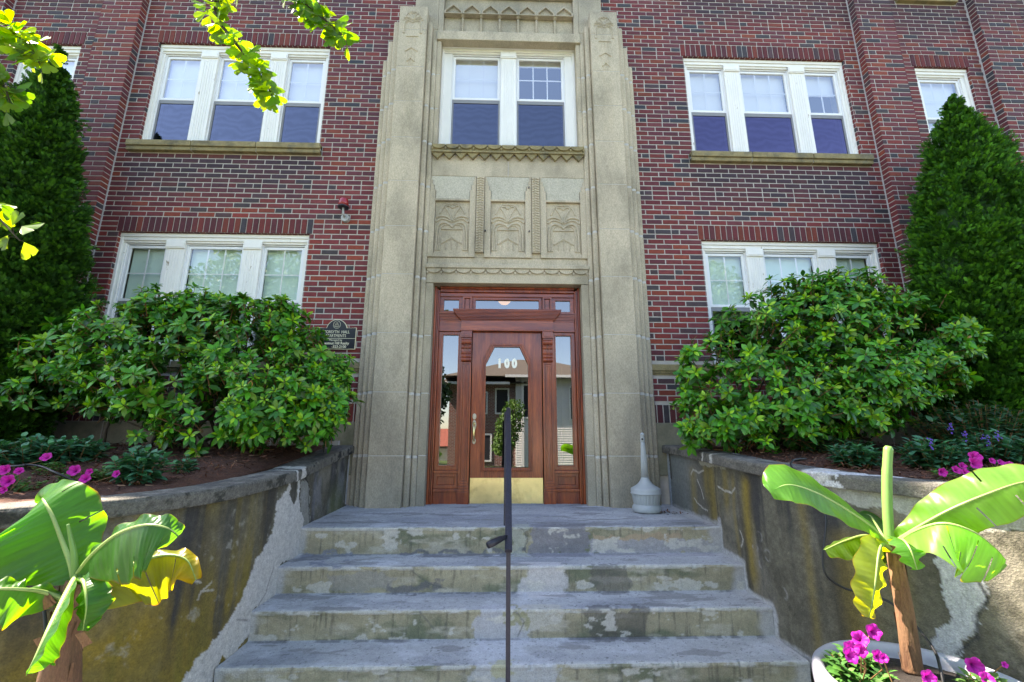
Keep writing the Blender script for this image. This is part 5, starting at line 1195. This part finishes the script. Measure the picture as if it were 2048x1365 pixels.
# petunias in the right pot
z0 = -1.06
def potpet(label, x, y, rad, n, fl, seed, cols=PET, h=.15):
    root, r = clump('petunia', 'petunia', label, x, y, rad, h, n, cols, seed, (.045, .080), 'petunias in the right pot', zoff=z0-bedz(x, y))
    for i, (px, py, Y, sz) in enumerate(fl):
        p = at(px, py, Y); f = np.array([-.3+r.normal()*.2, -1, .35+r.normal()*.2]); flower(root, tuple(p), f, sz, seed=seed*5+i, col=(.50, .010, .34))
        m = MB(); m.tube([tuple(p+Vector(unit(f))*-.9*sz), (p.x*.6+x*.4, p.y+.03, p.z-.06), (x, y, z0)], .0025, 5); m.build('flower_stem', m_twig, root)
q = at(1700, 1330, 2.05); potpet('petunia with four magenta blooms left of the banana trunk', q.x+.09, 2.13, .12, 230, [(1720, 1278, 2.02, .032), (1703, 1298, 1.96, .030), (1748, 1264, 2.06, .032), (1722, 1302, 1.98, .026), (1702, 1311, 1.9, .030), (1757, 1313, 1.9, .024)], 51)
q = at(1760, 1350, 1.8); potpet('sunlit petunia with pale leaves spilling over the front rim', q.x+.10, 1.80, .13, 230, [(1768, 1316, 1.8, .016), (1858, 1356, 1.75, .026)], 52, cols=[(.10, .19, .04), (.14, .24, .06), (.07, .15, .03)])
q = at(1990, 1360, 1.9); potpet('petunia at the right hand rim of the pot', q.x-.02, 1.90, .17, 190, [(1950, 1333, 1.95, .034), (1975, 1358, 1.9, .026), (2010, 1330, 1.95, .012)], 53, cols=[(.07, .16, .03), (.10, .19, .04)])
# loose bark chips
r_ = np.random.default_rng(9); O, A, Nn, S, C = [], [], [], [], []
for i in range(16000):
    sg = -1 if i % 2 else 1; x = sg*r_.uniform(1.9, 5.2); y = r_.uniform(2.4, 4.9)
    if y < np.interp(abs(x), [1.9, 2.0, 2.1, 2.3, 2.7, 9], [5, 3.2, 2.9, 2.6, 2.2, 1.7]): continue
    O.append((x, y, bedz(x, y)+.015*r_.normal()+.012)); A.append((r_.normal(), r_.normal(), r_.normal()*.25)); Nn.append((r_.normal()*.4, r_.normal()*.4, 1)); S.append((r_.uniform(.02, .055), r_.uniform(.015, .04)))
    C.append(np.array((.10, .036, .016) if r_.random() < .88 else (.20, .11, .06))*r_.uniform(.3, 1.7))
CH = ([(-.14, 0, 0), (.14, 0, 0), (.10, 1, .05), (-.12, 1, .0)], [(0, 1, 2, 3)])
m_chip = M('bark_chip', attr=True, rough=1, var=.2, bump=0)
scatter('mulch_chips', *CH, O, A, Nn, S, C, m_chip, None, kind='stuff')
# ------------------------------------------------------------------ handrail
m_rail = M('dark_blue_black_paint', (.016, .017, .030), rough=.42, var=.35, scale=30, bump=.25, bscale=60, col2=(.06, .035, .025), c2scale=14, c2lo=.66, c2hi=.74)
hr = empty('handrail', (-.02, 2.62, ZG), label='black iron handrail running up the middle of the steps', cat='handrail')
n0 = at(1017, 1103, 2.62); n1_ = at(1017, 818, 4.08); xr = n0.x
m = MB(); dv = (n1_-n0).normalized(); upv = Vector((0, -dv.z, dv.y)); w = .0205
def bar(m, a, b_, w, h, up):
    sd_ = Vector((1, 0, 0)); V = []
    for p in (a, b_):
        for (i, j) in ((-1, -1), (1, -1), (1, 1), (-1, 1)): V.append(p+sd_*w*i+up*h*j)
    m.add(V, [(0, 3, 2, 1), (4, 5, 6, 7), (0, 1, 5, 4), (1, 2, 6, 5), (2, 3, 7, 6), (3, 0, 4, 7)])
bar(m, n0, n1_, w, .011, upv); m.build('rail', m_rail, hr, bevel=.003)
m = MB(); bar(m, n0+upv*.0112, n1_+upv*.0112, .004, .003, upv); m.build('rail_bead', m_rail, hr, bevel=.001)
m = MB(); m.box(xr-.0125, xr+.0125, 2.635, 2.66, ZG, n0.z+.01); m.build('post', m_rail, hr, bevel=.003)
m = MB(); m.box(xr-.0125, xr+.0125, 4.03, 4.055, -.99 if False else -.755, n1_.z-.03); m.build('post', m_rail, hr, bevel=.003)
m = MB(); m.box(xr-.045, xr+.045, 2.60, 2.695, ZG, ZG+.012); m.build('post_foot', m_rail, hr, bevel=.003)
m = MB(); q0 = at(1012, 1074, 2.70); q1 = at(1000, 1079, 2.62); q2 = at(986, 1086, 2.56); q3 = at(976, 1091, 2.54)
m.tube([q0, q1, q2, q3], [.010, .017, .020, .018], 14); m.build('rail_end', m_black, hr, smooth=True)
# ------------------------------------------------------------------ smokers' receptacle
m_plastic = M('grey_green_plastic', (.36, .385, .375), rough=.6, var=.08, scale=9, fine=.06, bump=.08)
rc = empty('cigarette_receptacle', (1.43, 4.68, -.738), label='pale grey long necked cigarette receptacle standing on the landing', cat='ash receptacle')
c0 = (1.43, 4.68, -.738)
m = MB(); m.lathe([(.138, 0), (.146, .008), (.147, .03), (.142, .055), (.132, .064), (.128, .07), (.128, .074)], c0, 48); m.build('base', m_plastic, rc, smooth=True)
m = MB(); m.lathe([(.126, .0745), (.132, .10), (.143, .158), (.146, .172)], c0, 96, wob=lambda th, z: 1-.025*(abs(math.sin(th*12)) < .22)); m.build('basket', m_plastic, rc, smooth=False)
m = MB(); m.lathe([(.146, .1725), (.153, .175), (.153, .182), (.150, .184), (.151, .215), (.145, .228), (.125, .24), (.10, .253), (.072, .275), (.050, .303), (.040, .325), (.0375, .335)], c0, 48); m.build('lid', m_plastic, rc, smooth=True)
m = MB(); m.lathe([(.0365, .3352), (.031, .5), (.022, .66), (.020, .69)], c0, 120, wob=lambda th, z: 1+.045*math.sin(th*20)); m.build('neck', m_plastic, rc, smooth=True)
m = MB(); m.lathe([(.0205, .6902), (.0235, .695), (.0215, .702), (.022, .735), (.019, .752), (.0215, .757), (.023, .768), (.019, .782), (.008, .79)], c0, 28); m.build('cap', m_plastic, rc, smooth=True)
m = MB(); m.tube([(1.422, 4.665, -.738+.722), (1.418, 4.652, -.738+.722)], .011, 12); m.build('opening', m_black, rc)
# ------------------------------------------------------------------ wall plaque
sg = empty('wall_sign', (-2.02, YW-.01, 1.2), label='black arched plaque with gold lettering on the brick beside the portal', cat='sign')
X0, X1 = -2.285, -1.815; xc = (X0+X1)/2; za, zb_ = 1.018, 1.285; ra = .128
def arch(d): 
    P = [(X0+d, za+d), (X1-d, za+d), (X1-d, zb_-d)]
    return P+[(xc+(ra-d)*math.cos(t), zb_-.045+(ra+.017-d)*math.sin(t)+.0) for t in np.linspace(R(15), R(165), 25)]+[(X0+d, zb_-d)]
m = MB(); m.prism(arch(0), YW-.020, YW-.001); m.build('gold_rim', m_gold, sg)
m_enamel = M('black_enamel', (.008, .008, .012), rough=.35, var=.1, bump=0); YS = YW-.0225
m = MB(); m.prism(arch(.006), YS, YW-.0201); m.build('plaque', m_enamel, sg)
m = MB(); m.box(X0+.006, X1-.006, YS-.0008, YS-.0001, 1.147, 1.1515); m.build('dividing_line', m_gold, sg)
zo = 0
text('lettering', 'FORSYTH  HALL', .052, (xc+.008, YS-.0004, 1.212), m_gold, sg, sx=.80)
text('lettering', 'APARTMENTS', .050, (xc-.004, YS-.0004, 1.165), m_gold, sg, sx=.80)
text('lettering', 'Managed by', .036, (xc+.0, YS-.0004, 1.118), m_gold, sg, sx=.9)
text('lettering', 'Chestnut Hill Realty', .044, (xc-.004, YS-.0004, 1.076), m_gold, sg, sx=.92, bold=.0009)
text('lettering', '-323-2100', .044, (xc+.045, YS-.0004, 1.034), m_gold, sg, sx=.95, bold=.0009)
m = MB(); zc_ = 1.318
ring = [(xc+.042*math.cos(2*math.pi*k/28), YS-.001, zc_+.048*math.sin(2*math.pi*k/28)) for k in range(29)]; m.tube(ring, .0017, 5)
for P in ([(-.028, -.018), (-.006, .028), (.016, -.018)], [(-.014, -.018), (.006, .028), (.028, -.018)], [(-.030, -.022), (.030, -.022)], [(-.018, -.030), (.018, -.030)]): m.tube([(xc+x, YS-.001, zc_+z) for x, z in P], .0017, 5)
m.build('emblem', m_gold, sg)
# ------------------------------------------------------------------ alarm beacon
bc = empty('alarm_beacon', (-2.06, YW-.06, 2.75), label='red domed alarm beacon on a grey bracket on the left brick wall', cat='alarm light')
m_red = M('red_lens', (.30, .010, .012), rough=.25, var=.1, bump=0, coat=.5); m_galv = M('galvanised_grey', (.42, .44, .44), rough=.55, var=.2, bump=.1)
px_ = at(691, 437, YW-.03); bx, bz = px_.x, px_.z
m = MB(); m.prism([(bx+.05*math.cos(2*math.pi*k/24), bz+.05*math.sin(2*math.pi*k/24)) for k in range(24)], YW-.055, YW+.004); m.tube([(bx-.03, YW-.06, bz+.015), (bx+.02, YW-.06, bz-.02)], .008, 8); m.build('bracket', m_galv, bc, bevel=.006)
m = MB(); m.tube([(bx, YW-.056, bz), (bx-.004, YW-.11, bz+.02), (bx-.006, YW-.12, bz+.095)], .0135, 12); m.build('conduit', m_galv, bc, smooth=True)
cb = (bx-.006, YW-.12, bz+.094)
m = MB(); m.lathe([(.066, 0), (.07, .006), (.07, .016), (.060, .024)], cb, 32); m.build('gasket', m_black, bc, smooth=True)
m = MB(); m.lathe([(.058, .0245), (.061, .06), (.060, .075), (.057, .082), (.057, .105), (.050, .118), (.030, .124)], cb, 32); m.build('lens', m_red, bc, smooth=True)
# ------------------------------------------------------------------ drip hoses, garden spotlights
def hose(label, P, r=.0062, group='black irrigation hoses'):
    m = MB(); m.tube([tuple(p) for p in crv(P, 60)], r, 8); return m.build('hose', m_hose, smooth=True, label=label, cat='hose', group=group)
hose('thin black hose looping over the right coping and down the wall', [(2.15, 3.35, -.17), at(1612, 918, 3.05), at(1588, 920, 2.98), at(1582, 932, 2.90), at(1600, 950, 2.80), at(1625, 976, 2.72), at(1646, 1005, 2.66), at(1652, 1050, 2.62), at(1646, 1110, 2.60), at(1652, 1150, 2.58), at(1685, 1175, 2.56), at(1728, 1188, 2.5), at(1780, 1205, 2.42), at(1830, 1250, 2.33), at(1868, 1300, 2.22), at(1880, 1335, 2.15), (1.86, 2.12, -1.07)])
hose('black drip hose lying on the mulch among the left petunias', [(-4.6, 3.1, -.24), at(0, 934, 2.75), at(50, 930, 2.8), at(85, 934, 2.8), at(110, 945, 2.7), (-2.5, 2.75, -.29)])
hose('black hose running down the left wall behind the banana', [at(86, 1130, 2.06), at(80, 1170, 2.04), at(86, 1200, 2.02), at(92, 1280, 1.98), at(84, 1365, 1.95)])
m_lamp = M('black_plastic', (.015, .015, .016), rough=.45, var=.1, bump=0)
s1 = at(1402, 884, 4.62); o = empty('garden_spotlight', (s1.x, 4.62, -.10), label='low black disc shaped garden light on the right coping', cat='garden light')
m = MB(); m.lathe([(.10, 0), (.125, .01), (.12, .022), (.07, .04), (.02, .046)], (s1.x, 4.62, -.095), 28); m.build('housing', m_lamp, o, smooth=True)
s2 = at(650, 888, 4.5); o = empty('garden_spotlight', (s2.x, 4.5, -.13), label='tilted black garden spotlight at the end of the left bush', cat='garden light')
m = MB(); a, b2 = Vector(at(634, 876, 4.55)), Vector(at(660, 886, 4.45)); m.tube([a, b2], [.045, .052], 16); m.tube([(a+b2)/2, (s2.x, 4.5, -.15)], .012, 8); m.build('housing', m_lamp, o)
m = MB(); m.box(b2.x-.09, b2.x+.10, 4.40, 4.44, b2.z-.02, b2.z+.02); o2 = m.build('visor', m_track, o)
# ------------------------------------------------------------------ dry litter beside the receptacle
r_ = np.random.default_rng(4); O = [(1.60+r_.normal()*.07, 4.60+r_.normal()*.06, -.735+r_.random()*.008) for _ in range(34)]
scatter('dead_leaf_litter', *CH, O, r_.normal(size=(34, 3))*np.array([1, 1, .3]), np.c_[r_.normal(size=(34, 2))*.4, np.ones(34)], r_.uniform(.025, .045, (34, 2)), np.array([(.16, .075, .04)]*34)*r_.uniform(.5, 1.4, (34, 1)), m_chip, None, kind='stuff')
# ------------------------------------------------------------------ ginkgo overhanging the pavement
GK = ([(0, 0, 0), (-.05, .02, 0), (-.42, .55, .06), (-.50, .82, .02), (-.28, .98, .05), (-.06, .93, 0), (0, .70, -.02), (.06, .93, 0), (.28, .98, .05), (.50, .82, .02), (.42, .55, .06), (.05, .02, 0)],
      [(0, 2, 1, 0), (0, 3, 2, 0), (0, 4, 3, 0), (0, 5, 4, 0), (0, 6, 5, 0), (0, 7, 6, 0), (0, 8, 7, 0), (0, 9, 8, 0), (0, 10, 9, 0), (0, 11, 10, 0)])
GKF = [(0, 2, 3), (0, 3, 4), (0, 4, 5), (0, 5, 6), (0, 6, 7), (0, 7, 8), (0, 8, 9), (0, 9, 10)]
m_gk = M('ginkgo_leaf', attr=True, rough=.5, var=.15, scale=20, bump=0, trans=.6, tcol=(3.0, 2.6, .20))
gk = empty('ginkgo_tree', (-3.1, .0, ZG), label='ginkgo street tree whose leafy twigs hang into the top left', cat='tree')
m = MB(); m.tube([(-3.1, 0, ZG-.1), (-3.08, 0, 0), (-3.12, .03, 1.6), (-3.0, .05, 3.2), (-3.05, 0, 5.0)], [.13, .11, .10, .08, .04], 12); m.build('trunk', m_bark, gk, smooth=True)
r_ = np.random.default_rng(12)
def branch(P, n, sz, spread, seed, col=(.13, .25, .018), rad=(.009, .003)):
    r = np.random.default_rng(seed); C_ = crv(P, 60); m = MB(); m.tube([tuple(p) for p in C_], list(np.linspace(rad[0], rad[1], 61)), 6)
    O, A, Nn, S, C = [], [], [], [], []
    for i in range(n):
        k = int(60*(.10+.9*r.random())) if True else 0; p = C_[min(k, 60)]; d = unit(r.normal(size=3)*np.array([1, .8, 1])); pl = r.uniform(.2, 1)*spread; q = p+d*pl
        m.tube([p, (p+q)/2+np.array([0, 0, .004]), q], .0011, 3, cap=False)
        a = unit(d*.7+np.array([0, 0, -.75])+r.normal(size=3)*.35); O.append(q); A.append(a); Nn.append(np.array([.1, -1.0, .3])+r.normal(size=3)*.38); s = sz*r.uniform(.75, 1.15); S.append((s, s*1.12)); C.append(np.array(col)*r.uniform(.7, 1.3)*np.array([r.uniform(.75, 1.3), 1, 1]))
    b_ = m.build('branch', m_bark, gk)
    scatter('foliage', GK[0], GKF, O, A, Nn, S, C, m_gk, b_)
    return b_
YB = 2.0
A3 = lambda x, y, Y=YB: tuple(at(x, y, Y))
branch([(-3.0, .05, 3.2), (-2.2, 1.2, 3.0), A3(470, -90), A3(440, -20), A3(432, 30), A3(470, 85), A3(505, 130), A3(530, 165), A3(546, 196)], 170, .066, .052, 61, rad=(.02, .0018))
branch([(-3.0, .05, 3.3), (-2.0, 1.4, 3.2), A3(540, -80, 2.1), A3(575, -30, 2.1), A3(620, 15, 2.1), A3(655, 45, 2.1), A3(688, 72, 2.1)], 140, .070, .062, 62, col=(.085, .19, .016), rad=(.02, .002))
branch([(-3.08, .02, 2.4), (-2.9, 1.0, 2.0), A3(-60, 60, 2.05), A3(-10, 50, 2.05), A3(30, 70, 2.05), A3(62, 95, 2.05), A3(80, 130, 2.05)], 150, .074, .070, 63, rad=(.02, .002))
branch([(-3.08, .02, 2.0), (-2.9, 1.0, 1.6), A3(-70, 150, 2.0), A3(-30, 155, 2.0), A3(5, 170, 2.0), A3(20, 205, 2.0)], 90, .074, .066, 64, col=(.08, .18, .016), rad=(.02, .002))
branch([(-3.08, .02, 1.5), (-2.9, 1.0, 1.1), A3(-80, 390, 1.9), A3(-30, 410, 1.9), A3(5, 445, 1.9), A3(40, 482, 1.9)], 34, .080, .055, 65, rad=(.015, .002))
def crown(root, lobes, n, sz, cols, seed, tmpl=None, mat=None, name='crown'):
    r = np.random.default_rng(seed); O, A, Nn, S, C = [], [], [], [], []; lob_ = np.array(lobes); pr = lob_[:, 3]**2; pr /= pr.sum()
    for i in range(n):
        q = lob_[r.choice(len(lob_), p=pr)]; u = unit(r.normal(size=3)); p = q[:3]+u*q[3]*(.45+.6*r.random()**.5)
        O.append(p); A.append(unit(r.normal(size=3)+np.array([0, 0, -.4]))); Nn.append(u+r.normal(size=3)*.6+np.array([0, 0, .5])); s = sz*r.uniform(.6, 1.3); S.append((s, s)); C.append(np.array(cols[r.integers(len(cols))])*r.uniform(.7, 1.3))
    return scatter(name, *(tmpl or (PL[0], PL[1])), O, A, Nn, S, C, mat or m_herb, root)
crown(gk, [(-3.4, -.4, 4.6, 1.0), (-2.8, -1.2, 5.2, 1.1), (-3.6, .2, 5.6, .9), (-3.2, -.6, 6.4, 1.0), (-4.1, -.9, 5.3, .9)], 5200, .10, [(.07, .15, .02), (.05, .12, .018)], 66, (GK[0], GKF), m_gk)
# ------------------------------------------------------------------ across the street (seen mirrored in the door)
m_clap = M('white_clapboard', (.78, .78, .75), rough=.6, var=.06, bump=0); m_shingle = M('brown_shingles', (.135, .11, .085), rough=.95, var=.3, scale=9, fine=.2, fscale=60, bump=.5)
m_fbrick = bpy.data.materials.new('far_brick'); m_fbrick.use_nodes = True
t = m_fbrick.node_tree; bt = t.nodes.new('ShaderNodeTexBrick'); bt.inputs['Color1'].default_value = (.22, .05, .03, 1); bt.inputs['Color2'].default_value = (.15, .04, .03, 1); bt.inputs['Mortar'].default_value = (.4, .36, .32, 1)
bt.inputs['Scale'].default_value = 1; bt.inputs['Brick Width'].default_value = .22; bt.inputs['Row Height'].default_value = .075; bt.inputs['Mortar Size'].default_value = .012
tc = t.nodes.new('ShaderNodeTexCoord'); mp = t.nodes.new('ShaderNodeMapping'); mp.inputs['Rotation'].default_value = (R(90), 0, 0); t.links.new(tc.outputs['Object'], mp.inputs[0]); t.links.new(mp.outputs[0], bt.inputs[0]); t.links.new(bt.outputs[0], t.nodes['Principled BSDF'].inputs['Base Color'])
HY = -14.0
h1 = empty('house', (1.5, HY-4, ZG), label='brick and white clapboard house across the street with brown hip roof', cat='house')
m = MB(); m.box(-2.9, .80, HY-8, HY, ZG, 2.92); m.build('brick_wing', m_fbrick, h1)
m = MB(); z = ZG
while z < 3.15: m.add([(.82, HY+.30, z), (6.4, HY+.30, z), (6.4, HY+.26, z+.125), (.82, HY+.26, z+.125)], [(0, 1, 2, 3)]); m.add([(.82, HY+.26, z+.125), (6.4, HY+.26, z+.125), (6.4, HY+.30, z+.125), (.82, HY+.30, z+.125)], [(0, 1, 2, 3)]); z += .125
m.box(.80, 6.4, HY-8, HY+.25, ZG, 3.28); m.build('clapboard_wall', m_clap, h1)
def hip(m, x0, x1, y0, y1, ze, zr, e=.6):
    m.add([(x0-e, y1+e, ze), (x1+e, y1+e, ze), (x1+e, y0-e, ze), (x0-e, y0-e, ze), ((x0+x1)/2-.8, (y0+y1)/2, zr), ((x0+x1)/2+.8, (y0+y1)/2, zr)], [(0, 1, 5, 4), (1, 2, 5), (2, 3, 4, 5), (3, 0, 4), (3, 2, 1, 0)])
m = MB(); hip(m, -3.0, .9, HY-6, HY, 2.92, 4.2); hip(m, -2.6, 6.5, HY-9, HY+.3, 3.28, 5.1); m.build('roof', m_shingle, h1)
m = MB(); m.box(-3.6, .45, HY+.6, HY+.7, 2.84, 2.98); m.box(.2, 7.0, HY+.9, HY+1.0, 3.2, 3.34); m.box(1.12, 1.24, HY+.34, HY+.42, ZG, 3.2); m.build('gutter', m_vinyl, h1)
for (x0, x1, z0, z1, y) in ((-.35, .45, 1.25, 2.7, HY), (-1.4, -.75, 1.25, 2.5, HY), (-1.25, -.5, -1.3, .2, HY), (.15, .55, -1.3, .0, HY), (1.1, 1.6, 1.0, 2.9, HY+.3), (3.75, 4.5, .9, 2.8, HY+.3)):
    m = MB(); m.frame(x0, x1, z0, z1, .09, y+.005, y+.06); w_ = m.build('window', m_vinyl, h1); pane('pane', x0+.09, x1-.09, y+.02, z0+.09, z1-.09, m_dark, w_)
h2 = empty('garage', (-4.2, -20, ZG), label='grey garage with red roof across the street', cat='garage')
m = MB(); m.box(-5.6, -2.8, -24, -20, ZG, -.6); m.build('wall', M('grey_siding', (.36, .37, .40), bump=.1), h2)
m = MB(); hip(m, -5.6, -2.8, -24, -20, -.6, .6, .3); m.build('roof', M('red_shingles', (.32, .10, .07), rough=.9), h2)
m = MB(); m.box(-5.2, -3.4, -19.99, -19.95, ZG, -.75); m.build('garage_door', m_clap, h2)
def tree(name, label, x, y, z, h, lobes, n, sz, cols, seed):
    root = empty(name, (x, y, z), label=label, cat='tree', group='trees across the street')
    m = MB(); m.tube([(x, y, z), (x+.05, y, z+h*.5), (x-.03, y, z+h)], [.14, .10, .05], 10)
    for l in lobes: m.tube([(x, y, z+h*.55), ((x+l[0])/2, (y+l[1])/2, (z+h*.6+l[2])/2), (l[0], l[1], l[2])], [.07, .05, .02], 6)
    m.build('trunk', m_bark, root, smooth=True); crown(root, lobes, n, sz, cols, seed); return root
YG = [(.09, .19, .025), (.06, .14, .02), (.12, .22, .03)]
tree('young_tree', 'slender yellow green tree on the far verge', .35, -9.4, ZG, 2.0, [(.35, -9.4, .55, .60), (.2, -9.4, -.1, .55), (.55, -9.4, 1.2, .5), (.0, -9.3, -.4, .4)], 2600, .12, YG, 71)
tree('shade_tree', 'dark broad shade tree on the far verge', -4.2, -11, ZG, 3.6, [(-4.2, -11, 3.0, 1.3), (-3.3, -11, 2.1, .8), (-5.0, -11.3, 1.9, 1.0), (-4.4, -11, 4.4, 1.2), (-3.5, -11, 1.1, .6)], 9000, .20, [(.03, .075, .016), (.04, .10, .02)], 72)
tree('shade_tree', 'tall spreading tree far left across the street', -14, -13, ZG, 6.5, [(-14, -13, 6, 2.6), (-12, -12.6, 7, 2.2), (-16, -13, 7, 2.3), (-13.6, -13, 9, 2.3), (-11.5, -12.5, 5, 1.7)], 9000, .28, [(.06, .15, .02), (.09, .19, .03)], 73)
tree('shade_tree', 'tall leafy tree right of the clapboard house', 11.5, -13, ZG, 6.0, [(11.5, -13, 5.5, 2.3), (13.2, -13, 6.2, 2.2), (9.8, -13, 6.0, 1.9), (11.6, -13, 8, 2.0)], 8000, .28, [(.06, .14, .02), (.09, .17, .03)], 74)
